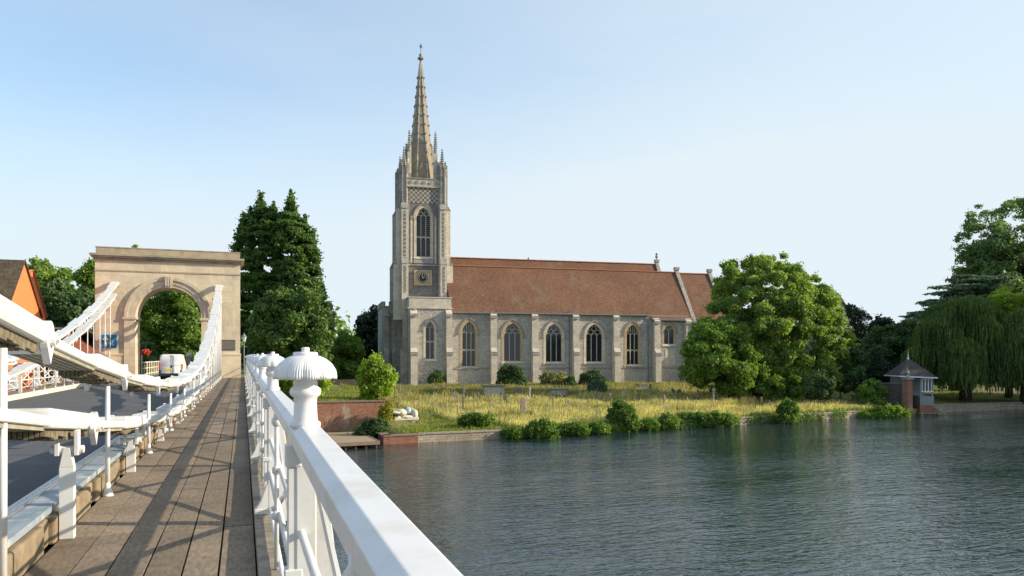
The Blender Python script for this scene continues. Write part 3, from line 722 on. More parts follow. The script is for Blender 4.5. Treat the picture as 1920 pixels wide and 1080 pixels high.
lantern(AC - AR - 1.55, 'white lantern on the left pier of the stone arch'); lantern(AC + AR + .98, 'white lantern on the right pier of the stone arch')
# ============================================================ traffic sign
sx, sy = -8.62, YA - .42
t = thing('road_sign', 'square blue sign with white arrow by the left pier of the stone arch', 'road sign', (sx, sy, DZ))
m = MB(); m.tube([(sx, sy + .08, DZ), (sx, sy + .08, 1.5)], .04, 8); m.build('pole', M['white'], t)
m = MB(); m.box(sx - .52, sx + .52, sy, sy + .03, .47, 1.50); pn = m.build('panel', M['signframe'], t)
m = MB(); m.box(sx - .46, sx + .46, sy - .006, sy - .001, .53, 1.44); m.build('face', M['sign'], pn)
m = MB(); m.prism([(sx - .28, sy - .012, .62), (sx - .16, sy - .012, .62), (sx - .16, sy - .012, 1.08), (sx - .02, sy - .012, 1.08), (sx - .22, sy - .012, 1.36), (sx - .42, sy - .012, 1.08), (sx - .28, sy - .012, 1.08)], (0, .005, 0)); m.build('arrow', M['signwhite'], pn)
m = MB(); m.prism([(sx + .19, sy - .012, 1.04), (sx + .25, sy - .012, 1.04), (sx + .25, sy - .012, .84), (sx + .34, sy - .012, .84), (sx + .22, sy - .012, .68), (sx + .10, sy - .012, .84), (sx + .19, sy - .012, .84)], (0, .005, 0)); m.build('arrow', M['signframe'], pn)
# ============================================================ van
vx, vy = -4.46, 54.0
vt = thing('parked_van', 'small white van driving away towards the stone arch', 'van', (vx, vy, DZ))
def vsec(y, w, zb, zs, zt, wt):
    return [(vx - w * .96, y, zb), (vx + w * .96, y, zb), (vx + w, y, zb + .18), (vx + w, y, zs), (vx + w * .97, y, zs + .12), (vx + wt + .05, y, zt - .10), (vx + wt - .04, y, zt - .02), (vx + wt - .2, y, zt), (vx - wt + .2, y, zt), (vx - wt + .04, y, zt - .02), (vx - wt - .05, y, zt - .10), (vx - w * .97, y, zs + .12), (vx - w, y, zs), (vx - w, y, zb + .18)]
secs = [vsec(vy, .80, DZ + .42, DZ + .95, DZ + 1.66, .64), vsec(vy + .05, .84, DZ + .30, DZ + .98, DZ + 1.74, .70), vsec(vy + .4, .86, DZ + .26, DZ + 1.0, DZ + 1.79, .72), vsec(vy + 2.2, .86, DZ + .26, DZ + 1.0, DZ + 1.79, .72),
        vsec(vy + 2.7, .86, DZ + .26, DZ + 1.0, DZ + 1.70, .68), vsec(vy + 3.3, .86, DZ + .26, DZ + .98, DZ + 1.15, .78), vsec(vy + 4.0, .80, DZ + .30, DZ + .80, DZ + .92, .72), vsec(vy + 4.15, .74, DZ + .34, DZ + .66, DZ + .74, .66)]
m = MB(); n = 14
for s_ in secs: m.v += s_
for i in range(len(secs) - 1):
    for k in range(n): a = i * n + k; b = i * n + (k + 1) % n; m.f.append((a, b, b + n, a + n))
m.f.append(tuple(range(n))[::-1]); m.f.append(tuple(range((len(secs) - 1) * n, len(secs) * n)))
body = m.build('body', M['vanwhite'], vt, True)
m = MB(); m.box(vx - .86, vx + .86, vy - .10, vy + .3, DZ + .26, DZ + .46); m.box(vx - .83, vx - .70, vy - .03, vy + .2, DZ + .46, DZ + .72); m.box(vx + .70, vx + .83, vy - .03, vy + .2, DZ + .46, DZ + .72); m.build('bumper', M['plastic'], vt, bevel=.03)
m = MB(); m.box(vx - .012, vx - .004, vy - .012, vy + .1, DZ + .47, DZ + 1.62); m.box(vx - .72, vx + .72, vy - .010, vy + .1, DZ + 1.02, DZ + 1.03)
m.box(vx - .12, vx + .12, vy - .012, vy + .02, DZ + 1.635, DZ + 1.655); m.build('door_seam', M['plastic'], body)
m = MB(); m.tube([(vx + .04, vy - .02, DZ + .93), (vx + .04, vy + .02, DZ + .93)], .075, 14); m.build('badge', M['plastic'], body)
m = MB(); m.box(vx - .42, vx + .10, vy - .02, vy + .02, DZ + .66, DZ + .80); m.build('number_plate', M['yellow'], vt)
for s, mm in ((-1, 'red'), (1, 'amber')):
    m = MB(); m.box(min(vx + s * .72, vx + s * .86), max(vx + s * .72, vx + s * .86), vy - .015, vy + .16, DZ + .74, DZ + 1.12); m.build('tail_light', M[mm], vt, bevel=.02)
for s in (-1, 1):
    for yy in (vy + .75, vy + 3.25):
        m = MB(); m.tube([(vx + s * .62, yy, DZ + .30), (vx + s * .84, yy, DZ + .30)], .31, 20); m.build('wheel', M['tyre'], vt)
    m = MB(); m.box(min(vx + s * .86, vx + s * 1.03), max(vx + s * .86, vx + s * 1.03), vy + 3.0, vy + 3.08, DZ + 1.02, DZ + 1.22); m.build('mirror', M['plastic'], vt, bevel=.02)
m = MB(); m.box(vx - .55, vx + .55, vy + .25, vy + 3.7, DZ + .15, DZ + .3); m.build('chassis', M['plastic'], vt)
vt.name = 'white_van'; vt.scale = (.86, .95, .95)
# ============================================================ church
CH_A = radians(-5.5); CU = (cos(CH_A), sin(CH_A)); CV = (-sin(CH_A), cos(CH_A)); CO = (24.894, 92.012)
def cp(px, py, v):
    """church-local u and z of a pixel on the plane at depth v behind the south wall"""
    a, b = ray(px); k = (a * CV[0] + b * CV[1]); d = (v + CO[0] * CV[0] + CO[1] * CV[1]) / k
    x, y = a * d - CO[0], b * d - CO[1]; return x * CU[0] + y * CU[1], (HZ - py) / F * d
church = thing('church', 'flint and stone church with a tall crocketed spire and red tiled roofs', 'church', (CO[0], CO[1], 0), CH_A); LOCAL.add(church.name)
GB = -4.3
def pointed(uc, w, zs, h, y, n=9, z0=None):
    """outline of a pointed light: sill corners then arch, anticlockwise seen from outside; zs spring, h rise"""
    R = (w * w / 4 + h * h) / w; pts = []
    cxr = uc + w / 2 - R                                  # centre of the right-hand arc
    a1 = math.asin(min(1, h / R)) if cxr < uc else math.asin(min(1, h / R))
    a1 = math.atan2(h, uc - cxr)
    for i in range(n + 1): a = a1 * i / n; pts.append((cxr + R * cos(a), zs + R * sin(a)))
    left = [(2 * uc - p[0], p[1]) for p in pts[:-1]][::-1]
    arc = pts + left
    return ([(uc - w / 2, z0)] if z0 is not None else []) + ([(uc + w / 2, z0)] if z0 is not None else []) + arc
def bay(mb, u0, u1, z0, z1, wins, v, th=.55):
    """wall from u0 to u1 with pointed window openings (uc, w, sill, spring, rise)"""
    cuts = sorted(wins, key=lambda q: q[0]); us = [u0]
    for a, b in zip(cuts, cuts[1:]): us.append((a[0] + a[1] / 2 + b[0] - b[1] / 2) / 2)
    us.append(u1)
    for i, w in enumerate(cuts):
        uc, ww, zs, sp, h = w; arc = pointed(uc, ww, sp, h, v)
        k = len(arc) // 2
        R = arc[:k + 1]; L = arc[k:]                      # right side up to apex; apex down the left side
        ra = [(uc, z0), (us[i + 1], z0), (us[i + 1], z1), (uc, z1)] + [p for p in R[::-1]] + [(uc + ww / 2, zs), (uc, zs)]
        la = [(uc, z0), (uc, zs), (uc - ww / 2, zs)] + [p for p in L[::-1]] + [(uc, z1), (us[i], z1), (us[i], z0)]
        mb.prism([(p[0], v, p[1]) for p in ra], (0, th, 0)); mb.prism([(p[0], v, p[1]) for p in la], (0, th, 0))
def window(uc, w, sill, spring, rise, v, lights=3, transom=None, style='geo', parent=None, surround='warmdress', hood=True, sw=.28, glassm='glass'):
    parent = parent or church
    m = MB(); o = pointed(uc, w, spring, rise, v); n = len(o)
    # surround: chamfered stone band just inside and around the opening
    o2 = pointed(uc, w + 2 * sw, spring, rise + sw * 1.25, v); pr = v - .03
    O = [(uc + w / 2, sill)] + o + [(uc - w / 2, sill)]; O2 = [(uc + w / 2 + sw, sill - .12)] + o2 + [(uc - w / 2 - sw, sill - .12)]
    for i in range(len(O) - 1):
        m.prism([(O[i][0], pr, O[i][1]), (O2[i][0], pr, O2[i][1]), (O2[i + 1][0], pr, O2[i + 1][1]), (O[i + 1][0], pr, O[i + 1][1])], (0, .028, 0))
    for i in range(len(O) - 1):                            # splayed reveal
        a, b = O[i], O[i + 1]; q = .07
        ai = (uc + (a[0] - uc) * (1 - q * 2 / w), a[1] - (0 if a[1] <= spring else q)); bi = (uc + (b[0] - uc) * (1 - q * 2 / w), b[1] - (0 if b[1] <= spring else q))
        m.add([(a[0], pr, a[1]), (b[0], pr, b[1]), (bi[0], v + .24, bi[1]), (ai[0], v + .24, ai[1])], [(0, 1, 2, 3)])
    f = m.build('window', M[surround], parent)
    m = MB(); m.prism([(uc - w / 2 - sw, v - .13, sill - .30), (uc - w / 2 - sw, v - .0, sill - .02), (uc - w / 2 - sw, v + .25, sill + .02), (uc - w / 2 - sw, v + .25, sill - .30)], (w + 2 * sw, 0, 0)); m.build('sill', M['dress'], f)
    if hood:
        m = MB(); o3 = pointed(uc, w + 2 * sw + .26, spring, rise + sw * 1.25 + .17, v)
        for i in range(len(o3) - 1): m.prism([(o2[i][0], v - .13, o2[i][1]), (o3[i][0], v - .13, o3[i][1]), (o3[i + 1][0], v - .13, o3[i + 1][1]), (o2[i + 1][0], v - .13, o2[i + 1][1])], (0, .12, 0))
        for s in (-1, 1): x = uc + s * (w / 2 + sw + .07); m.box(x - .11, x + .11, v - .18, v - .005, spring - .22, spring + .02)
        m.build('hood_mould', M['hood'], f)
    m = MB(); gi = [(uc + (p[0] - uc) * .97, p[1] - .02) for p in o]
    m.prism([(uc - w / 2 * .97, v + .27, sill)] and [(p[0], v + .27, p[1]) for p in [(uc - w / 2 * .97, sill), (uc + w / 2 * .97, sill)] + gi], (0, .04, 0)); g = m.build('pane', M[glassm], f)
    m = MB(); lw = w / lights; vt = v + .20; bw = .085
    top = spring - (0.05 if style == 'geo' else -.1)
    def arcbar(c, ww, z0, h):
        q = pointed(c, ww, z0, h, vt, 5)
        for a, b in zip(q, q[1:]): m.bar((a[0], vt, a[1]), (b[0], vt, b[1]), bw * .8, .1, up=(0, 1, 0))
    for i in range(1, lights): 
        x = uc - w / 2 + lw * i; zt = spring if style != 'perp' else None
        if zt is None:
            R = (w * w / 4 + rise * rise) / w; dx = abs(x - uc); zt = spring + sqrt(max(0, R * R - (dx + R - w / 2) ** 2))
        m.box(x - bw / 2, x + bw / 2, vt - .06, vt + .06, sill, zt)
    for i in range(lights): arcbar(uc - w / 2 + lw * (i + .5), lw, spring - (0 if style != 'perp' else .25), lw * .62)
    if style == 'perp':
        for i in range(lights):
            x = uc - w / 2 + lw * (i + .5); R = (w * w / 4 + rise * rise) / w; zt = spring + sqrt(max(0, R * R - (abs(x - uc) + R - w / 2) ** 2))
            m.box(x - .03, x + .03, vt - .05, vt + .05, spring + lw * .3, zt)
    else:
        if lights == 3:
            arcbar(uc - lw * .5, lw * 2, spring, lw * 1.25); arcbar(uc + lw * .5, lw * 2, spring, lw * 1.25)
            c = (uc, spring + rise * .66); rr = lw * .42
        else: c = (uc, spring + rise * .58); rr = lw * .33
        for i in range(12):
            a, b = 2 * pi * i / 12, 2 * pi * (i + 1) / 12; m.bar((c[0] + rr * cos(a), vt, c[1] + rr * sin(a)), (c[0] + rr * cos(b), vt, c[1] + rr * sin(b)), .06, .08, up=(0, 1, 0))
    if transom:
        m.box(uc - w / 2, uc + w / 2, vt - .055, vt + .055, transom - .05, transom + .06)
        for i in range(lights): arcbar(uc - w / 2 + lw * (i + .5), lw, transom - lw * .62 - .04, lw * .6)
    m.build('tracery', M['mull'], f)
    return f
def win_px(x0, x1, yap, ysp, ysill, v):
    u0, z0 = cp(x0, ysill, v); u1, _ = cp(x1, ysill, v); _, za = cp((x0 + x1) / 2, yap, v); _, zs = cp((x0 + x1) / 2, ysp, v)
    return ((u0 + u1) / 2, u1 - u0, z0, zs, za - zs)
W = [win_px(866.5, 892, 603, 624, 687, 0), win_px(945, 976.5, 606, 630, 677, 0), win_px(1023.5, 1054, 607, 631, 678, 0), win_px(1099, 1130, 608, 632, 678, 0), win_px(1175, 1198, 609, 627, 683, 0)]
W6 = win_px(1245, 1264.5, 610, 622, 645, 0)
uE = cp(1290, 600, 0)[0]; uS = cp(1220, 580, 0)[0]; EZ = cp(848, 578, 0)[1]; EZ2 = cp(1250, 593, 0)[1]
m = MB(); bay(m, 0, uS, GB, EZ, W, 0); bay(m, uS, uE, GB, EZ2 + .1, [W6], 0); m.box(.02, uE - .02, 10.0, 19.8, GB, EZ - .2)
m.build('wall', M['flint'], church)
m = MB(); m.box(.05, uE - .05, -.18, -.005, GB, GB + .75); m.box(.05, uE - .05, -.12, -.004, cp(1000, 690, 0)[1] - .05, cp(1000, 690, 0)[1] + .06); m.build('plinth', M['dressd'], church)
m = MB(); m.box(.6, uE - .6, .9, 1.0, GB, EZ); m.build('dark_interior', M['black'], church).name = 'dark_backing'  # black sheet behind the aisle windows stands for the unlit inside
for q, w in enumerate(W): window(*w, 0, 3, transom=cp(1000, 656, 0)[1] if q in (0, 4) else None, style='perp' if q in (0, 4) else 'geo', surround='warmdress' if q in (0, 1, 4) else 'dress', sw=.34)
window(*W6, 0, 2, style='geo', surround='warmdress')
m = MB(); uu = cp(1247, 650, 0)[0]; u2 = cp(1266, 650, 0)[0]; m.box(uu, u2, -.03, -.002, cp(1250, 687, 0)[1], cp(1250, 655, 0)[1]); m.build('stone_panel', M['dress'], church)
def buttress(px, w, ztop, zmid, v=0, dep=1.0, mat_='dress', u=None):
    u = cp(px, 650, v)[0] if u is None else u; m = MB()
    s1, s2 = dep * .62, dep
    pol = [(v, GB), (v - s2 - .1, GB), (v - s2 - .1, GB + .7), (v - s2, GB + .85), (v - s2, zmid - .35), (v - s2 - .04, zmid - .33), (v - s1, zmid + .15), (v - s1, ztop - .75), (v - s1 - .08, ztop - .72), (v - s1 - .08, ztop - .6), (v, ztop)]
    m.prism([(u - w / 2, a, b) for a, b in pol], (w, 0, 0))
    o = m.build('buttress', M[mat_], church)
    m = MB(); m.box(u - w / 2 - .06, u + w / 2 + .06, v - s1 - .17, v - s1 - .085, ztop - .95, ztop - .62); m.build('weathering', M['dressd'], o); m = MB(); m.box(u - w / 2 - .04, u + w / 2 + .04, v - s2 - .06, v - s2 - .002, zmid - .75, zmid - .38); m.build('weathering', M['dressd'], o)
ZM = cp(1000, 655, 0)[1]
for px in (924, 1001, 1077.5, 1153): buttress(px, .82, EZ - .25, ZM)
for px in (1229, 1288): buttress(px, .82, EZ2 - .1, ZM - .1)
for px in (933.5, 1067, 1215):
    u = cp(px, 600, 0)[0]; m = MB(); m.tube([(u, -.12, GB), (u, -.12, EZ - .35), (u, -.30, EZ - .1)], .06, 8); m.box(u - .16, u + .16, -.28, -.02, EZ - .62, EZ - .36); m.build('downpipe', M['lead'], church)
# roofs: south aisle (ridge at v=5), nave (ridge at v=15), east chapel
def gable_roof(u0, u1, v0, vr, ze, zr, name='roof', th=.22, uw=None):
    m = MB(); k = (zr - ze) / (vr - v0); vb = 2 * vr - v0
    vo = v0 - .35; zo = ze - .35 * k
    m.prism([(u0, vo, zo), (u0, vr, zr), (u0, vb, ze), (u0, vb, ze - th), (u0, vr, zr - th * 1.5), (u0, vo + .05, zo - th)], (u1 - u0, 0, 0))
    r = m.build(name, M['tile'], church)
    m = MB(); x = u0
    while x < u1 - .05: m.bar((x + .01, vr, zr + .035 + rnd.uniform(-.01, .01)), (min(x + .44, u1), vr, zr + .035 + rnd.uniform(-.01, .01)), .30, .12); x += .45
    m.build('ridge', M['ridge'], r); return r
zr1 = cp(845, 498, 5)[1]; ur = cp(1266, 511, 5)[0]
gable_roof(-.0, uS, 0, 5, EZ, zr1); 
k1 = (zr1 - EZ2) / 5.0
gable_roof(uS + .01, ur, 0, 5, EZ2, zr1 - .01)
m = MB(); m.box(-.1, uS + .05, -.47, -.33, EZ - .62, EZ - .44); m.box(uS + .05, ur + .1, -.47, -.33, EZ2 - .60, EZ2 - .42); m.build('gutter', M['lead'], church)
zr2 = cp(845, 483, 15)[1]; ur2 = cp(1229, 495, 15)[0]
gable_roof(-1, ur2, 10, 15, EZ + .4, zr2)
def coping(u, vr, zr, ve, ze, w=.55, name='gable_coping', fin=0):
    m = MB(); vb = 2 * vr - ve
    vo = ve - .6; k = (zr - ze) / (vr - ve)
    m.prism([(u - w / 2, vo, ze - .6 * k), (u - w / 2, vr, zr + .45), (u - w / 2, vb + .6, ze - .6 * k), (u - w / 2, vb + .6, ze - .6 * k - .6), (u - w / 2, vr, zr - .3), (u - w / 2, vo, ze - .6 * k - .6)], (w, 0, 0))
    m.box(u - w / 2 - .1, u + w / 2 + .1, vo - .2, vo + .5, ze - .6 * k - .9, ze - .6 * k + .1)
    m.box(u - w / 2 - .08, u + w / 2 + .08, vr - .25, vr + .25, zr + .3, zr + .75)
    if fin:
        m.lathe((u, vr, zr + .7), [(.2, 0), (.12, .15), (.12, .35), (.28, .45), (.2, .6), (.1, .75), (.24, .9), (.05, 1.15)], 8)
    c = m.build(name, M['dressd'], church)
    m = MB(); m.prism([(u - .15, ve + .1, GB), (u - .15, vb - .1, GB), (u - .15, vb - .1, ze), (u - .15, vr, zr), (u - .15, ve + .1, ze)], (.3, 0, 0)); m.build('gable_wall', M['flint'], c)
coping(ur + .2, 5, zr1, 0, EZ2); coping(ur2 + .2, 15, zr2, 10, EZ + .4, fin=1)
ue3 = cp(1329, 514, 5)[0]
gable_roof(ur + .48, ue3, .6, 5.2, cp(1300, 592, .6)[1], cp(1300, 513, 5)[1]); coping(ue3 + .2, 5.2, cp(1300, 513, 5)[1], .6, cp(1300, 592, .6)[1])
m = MB(); m.box(uE, ue3, .62, 1.0, GB, cp(1300, 592, .6)[1]); m.build('wall', M['flint'], church)
m = MB(); u = cp(1232, 495, 15)[0]; m.lathe((cp(928, 480, 15)[0] + 5.2, 15, zr2), [(.12, 0), (.12, .25), (.05, .45)], 8); m.build('roof_vent', M['lead'], church)
# front block west of the aisle, under the tower
vF = -.6; ub0, zpt = cp(766, 556, vF); ub1, _ = cp(847, 556, vF); zpb = cp(800, 579, vF)[1]
w7 = win_px(798, 814.8, 603, 618, 673, vF)
m = MB(); bay(m, ub0, ub1, GB, zpb, [w7], vF); m.box(ub0, ub0 + .55, vF + .55, 6.2, GB, zpb); m.box(ub1 - .4, ub1 - .002, vF + .55, .2, GB, zpb); m.build('wall', M['flint'], church)
m = MB(); m.box(ub0 + .5, ub1 - .5, .6, .7, GB, zpb); m.build('dark_backing', M['black'], church)  # another black sheet, in place of the dark room behind this window
window(*w7, vF, 2, transom=cp(800, 640, vF)[1], style='geo', surround='dress')
m = MB(); m.box(ub0 - .12, ub1 + .1, vF - .14, 3.0, zpb + .003, zpb + .16); m.box(ub0 + .05, ub1 - .05, vF - .05, 2.9, zpb + .16, zpt - .12); m.box(ub0 - .08, ub1 + .06, vF - .12, 3.0, zpt - .12, zpt); m.build('parapet', M['dress'], church)
buttress(775, .85, zpb - .05, cp(775, 655, vF)[1], vF, 1.0); buttress(841, .75, zpb - .05, cp(841, 655, vF)[1], vF, 1.0)
m = MB(); u = cp(791, 585, vF)[0] - 1.0; m.box(u - .12, u + .12, vF - .3, vF + .1, zpb - .35, zpb - .02); m.build('gargoyle', M['dressd'], church)
# western porch and stair block, with its own battlements
wu0, zw = cp(716, 578, 7); wu1 = ub0 + .0; 
m = MB(); m.box(wu0, wu1 - .003, 6.2, 14, GB, zw + .1); m.build('wall', M['flint'], church)
m = MB(); y = 6.2
m.box(wu0 - .1, wu1 - .01, 6.05, 14.1, zw + .1, zw + .28)
x = wu0 - .1
while x < wu1 - .5: m.box(x, x + .5, 6.05, 6.4, zw + .283, zw + .85); x += .95
y = 6.42
while y < 14: m.box(wu0 - .1, wu0 + .25, y, y + .6, zw + .283, zw + .85); y += 1.1
m.build('battlement', M['dressd'], church)
for u_, v_ in ((wu0 + .45, 6.2), (cp(738, 650, 6.2)[0], 6.2)): buttress(0, .7, zw - .2, cp(730, 655, 6)[1], v_, 1.1, 'dressd', u=u_)
# west side: raked wall mass joining the porch to the front block, buttresses facing west
m = MB(); zz = cp(750, 562, 3)[1]
m.box(ub0 - .9, ub0 - .004, .2, 1.0, GB, cp(760, 655, 0)[1]); m.box(ub0 - .6, ub0 - .004, .2, 1.0, cp(760, 655, 0)[1] + .003, zpb - .8); m.box(ub0 - .9, ub0 - .004, 4.8, 5.7, GB, zpb - 1); m.build('west_buttress', M['dressd'], church)
m = MB(); m.box(ub0 - .06, ub0 - .002, 3.0, 3.25, cp(752, 640, 3)[1], cp(752, 620, 3)[1]); m.build('slit_window', M['black'], church)
m = MB(); m.box(ub0 - .10, ub0 - .003, 2.0, 3.9, GB, cp(752, 684, 3)[1]); m.build('door', M['bluedoor'], church)
# ---- tower
tv = 3.0; tuc = cp(791, 400, tv)[0]; tw_ = 6.3
def tz(py): return cp(791, py, tv)[1]
def tu(px): return cp(px, 400, tv)[0]
hw = (tu(832) - tu(751)) / 2; tuc = (tu(832) + tu(751)) / 2; tvc = tv + hw; tuc += .16
zA, zB, zC, zD = tz(553), tz(497), tz(386), tz(352)
bw0, bw1 = tu(778), tu(805); bel = (tuc, bw1 - bw0, tz(481), tz(408), tz(389) - tz(408))
tower = MB(); 
bay(tower, tuc - hw + .35, tuc + hw - .35, tz(600), zD, [bel], tv + .02, .7)
tower.box(tuc - hw + .35, tuc - hw + 1.0, tv + .72, tvc + hw - .02, tz(600), zD); tower.box(tuc + hw - 1.0, tuc + hw - .35, tv + .72, tvc + hw - .02, tz(600), zD); tower.box(tuc - hw + 1, tuc + hw - 1, tvc + hw - .7, tvc + hw - .02, tz(600), zD)
tower = tower.build('tower', M['tflint'], church)
window(*bel, tv + .02, 3, transom=tz(444), style='geo', parent=tower, surround='dress', sw=.32, glassm='louvre')
m = MB(); z = bel[2] + .1
while z < bel[3] + bel[4] * .4: m.prism([(tuc - bel[1] / 2, tv + .26, z - .02), (tuc - bel[1] / 2, tv + .45, z + .16), (tuc - bel[1] / 2, tv + .45, z + .20), (tuc - bel[1] / 2, tv + .26, z + .02)], (bel[1], 0, 0)); z += .26
m.build('louvres', M['lead'], tower)
# chequer band, panelled parapet, strings
m = MB(); m.box(tuc - hw + .9, tuc + hw - .9, tv - .02, tv + .015, tz(381), zD); 
m.build('chequer_band', M['checker'], tower)
m = MB(); m.box(tuc - hw + .3, tuc + hw - .3, tv - .10, tv + .6, zD + .003, tz(334)); 
pp = m.build('parapet', M['dress'], tower)
m = MB()
for q in range(5):
    c = tuc + (q - 2) * .88; z = (zD + tz(334)) / 2
    for i in range(8):
        a, b = 2 * pi * i / 8, 2 * pi * (i + 1) / 8; m.bar((c + .26 * cos(a), tv - .11, z + .26 * sin(a)), (c + .26 * cos(b), tv - .11, z + .26 * sin(b)), .06, .06)
    m.lathe((c, tv - .1, z - .1), [(.1, 0), (.14, .1), (.1, .2)], 6)
m.box(tuc - hw + .25, tuc + hw - .25, tv - .2, tv - .102, tz(334) - .14, tz(334)); m.box(tuc - hw + .25, tuc + hw - .25, tv - .2, tv - .102, zD, zD + .12); m.build('quatrefoil_band', M['dressd'], pp)
m = MB(); m.box(tuc - hw + .2, tuc + hw - .2, tv - .12, tv + .015, zB - .1, zB + .1); m.prism([(bel[0] - bel[1] / 2 - .35, tv - .14, bel[2] - .9), (bel[0] - bel[1] / 2 - .35, tv + .01, bel[2] - .15), (bel[0] - bel[1] / 2 - .35, tv + .01, bel[2] - .9)], (bel[1] + .7, 0, 0)); m.build('string_course', M['dressd'], tower)
# chequered strips beside the belfry window
for s in (-1, 1):
    m = MB(); c = tuc + s * (bel[1] / 2 + .62); m.box(c - .12, c + .12, tv - .015, tv + .012, zB + .2, tz(405)); m.build('flushwork_strip', M['dress'], tower)
# corner buttresses in three stages, quoined
for sx in (-1, 1):
    for sy in (-1, 1):
        cx_, cy_ = tuc + sx * (hw - .32), tvc + sy * (hw - .32)
        m = MB(); out = .34
        m.box(cx_ - .52, cx_ + .52, cy_ - .52, cy_ + .52, tz(600), zC)                # core
        b = m.build('corner_pier', M['dress'], tower)
        m = MB()
        # two buttress arms
        def arm(dx, dy, L1, L2, w):
            for (z0_, z1_, L) in ((tz(600), zB, L1), (zB + .003, zC - .5, L2)):
                if dx: xs = sorted((cx_ + dx * .523, cx_ + dx * (.52 + L))); m.box(xs[0], xs[1], cy_ - w, cy_ + w, z0_, z1_)
                else: ys = sorted((cy_ + dy * .523, cy_ + dy * (.52 + L))); m.box(cx_ - w, cx_ + w, ys[0], ys[1], z0_, z1_)
        arm(sx, 0, .85, .50, .42); arm(0, sy, .85, .45, .42)
        m.build('buttress_arm', M['dress'], b)
        if sy < 0:
            m = MB(); m.box(cx_ - .13, cx_ + .13, cy_ - .52 - .875, cy_ - .52 - .852, tz(550), zB - .25); m.box(cx_ - .13, cx_ + .13, cy_ - .52 - .475, cy_ - .52 - .452, zB + 1.0, zC - .9)
            m.build('flint_strip', M['quoins'], b)
        m = MB(); 
        for (z1_, L, L0) in ((zB, .85, .5), (zC - .5, .5, 0)):
            xs = sorted((cx_ + sx * .525, cx_ + sx * (.56 + L))); 
            xi, xo = cx_ + sx * (.52 + L0), cx_ + sx * (.58 + L)
            m.prism([(xi, cy_ - .45, z1_ + .004), (xo, cy_ - .45, z1_ + .004), (xi, cy_ - .45, z1_ + .9)], (0, .9, 0))
            yi, yo = cy_ + sy * (.52 + L0), cy_ + sy * (.58 + L)
            m.build('weathering', M['dressd'], b); m = MB()
            m.prism([(cx_ - .45, yi, z1_ + .004), (cx_ - .45, yo, z1_ + .004), (cx_ - .45, yi, z1_ + .9)], (.9, 0, 0))
            m.build('weathering', M['dressd'], b); m = MB()
        # octagonal turret with shafts and crown of pinnacles
        m = MB(); m.lathe((cx_, cy_, 0), [(.62, zC + .003), (.62, tz(316))], 8, rot=pi / 8); 
        for k in range(8):
            a = k * pi / 4 + pi / 8; m.bar((cx_ + .64 * cos(a), cy_ + .64 * sin(a), zC), (cx_ + .64 * cos(a), cy_ + .64 * sin(a), tz(308)), .13)
        tr = m.build('turret', M['dressd'], tower)
        def pinn(c, z0, h, r, par, nm='pinnacle'):
            m = MB(); m.lathe((c[0], c[1], z0), [(r, -.8), (r, 0), (r * 1.25, .03), (r * .9, .12), (r * .12, h * .86), (r * .5, h * .88), (r * .5, h * .92), (r * .1, h)], 6)
            zz = .25
            while zz < h * .85:
                rr = r * .9 * (1 - zz / h) + .02
                for k in range(4): a = k * pi / 2 + pi / 4; m.box(c[0] + (rr + .04) * cos(a) - .055, c[0] + (rr + .04) * cos(a) + .055, c[1] + (rr + .04) * sin(a) - .055, c[1] + (rr + .04) * sin(a) + .055, z0 + zz - .05, z0 + zz + .07)
                zz += .3
            return m.build(nm, M['dressd'], par)
        pinn((cx_, cy_), tz(303), tz(275) - tz(303), .24, tr)
        for k in range(4):
            a = k * pi / 2 + pi / 4; pinn((cx_ + .52 * cos(a), cy_ + .52 * sin(a)), tz(316), tz(300) - tz(316), .14, tr)
# inner tall pinnacles and flying struts round the spire
for sx in (-1, 1):
    for sy in (-1, 1):
        c = (tuc + sx * 1.72, tvc + sy * 1.72); pinn(c, tz(272), tz(240 if sy < 0 else 252) - tz(272), .24, tower)
        m = MB(); m.box(c[0] - .25, c[0] + .25, c[1] - .25, c[1] + .25, tz(345), tz(272) - .75); e = (tuc + sx * (hw - .4), tvc + sy * (hw - .4), tz(318))
        prev = None
        for i in range(6):
            q = i / 5; p = (c[0] + (e[0] - c[0]) * q, c[1] + (e[1] - c[1]) * q, tz(293) + (e[2] - tz(293)) * q ** 1.8 - .3 * sin(pi * q))
            if prev: m.bar(prev, p, .2, .35)
            prev = p
        m.build('flying_strut', M['dress'], tower)
# spire
m = MB(); sp0 = tz(352); sp1 = tz(92); R0 = 2.0
prof = [(R0, sp0), (.16, tz(104))]
m.lathe((tuc, tvc, 0), prof, 8, rot=pi / 8); 
sp = m.build('spire', M['spire'], church)
m = MB()
for k in range(8):
    a = k * pi / 4 + pi / 8; m.bar((tuc + R0 * cos(a), tvc + R0 * sin(a), sp0), (tuc + .17 * cos(a), tvc + .17 * sin(a), tz(104)), .12)
m.build('rib', M['dress'], sp)
m = MB(); zz = sp0 + 1.2
while zz < tz(118):
    rr = R0 + (.16 - R0) * (zz - sp0) / (tz(104) - sp0) + .1
    for k in range(8):
        a = k * pi / 4 + pi / 8; m.lathe((tuc + rr * cos(a), tvc + rr * sin(a), zz), [(.04, -.14), (.13, -.03), (.12, .08), (.04, .14)], 5)
    zz += 1.28
tag(m.build('crocket', M['dressd'], sp), kind='stuff')
m = MB(); m.lathe((tuc, tvc, 0), [(.2, tz(110)), (.22, tz(108)), (.17, tz(106)), (.14, tz(98)), (.34, tz(96)), (.46, tz(94)), (.30, tz(91)), (.20, tz(89)), (.26, tz(87)), (.1, tz(84)), (.03, tz(82))], 8); m.build('finial', M['dressd'], sp)
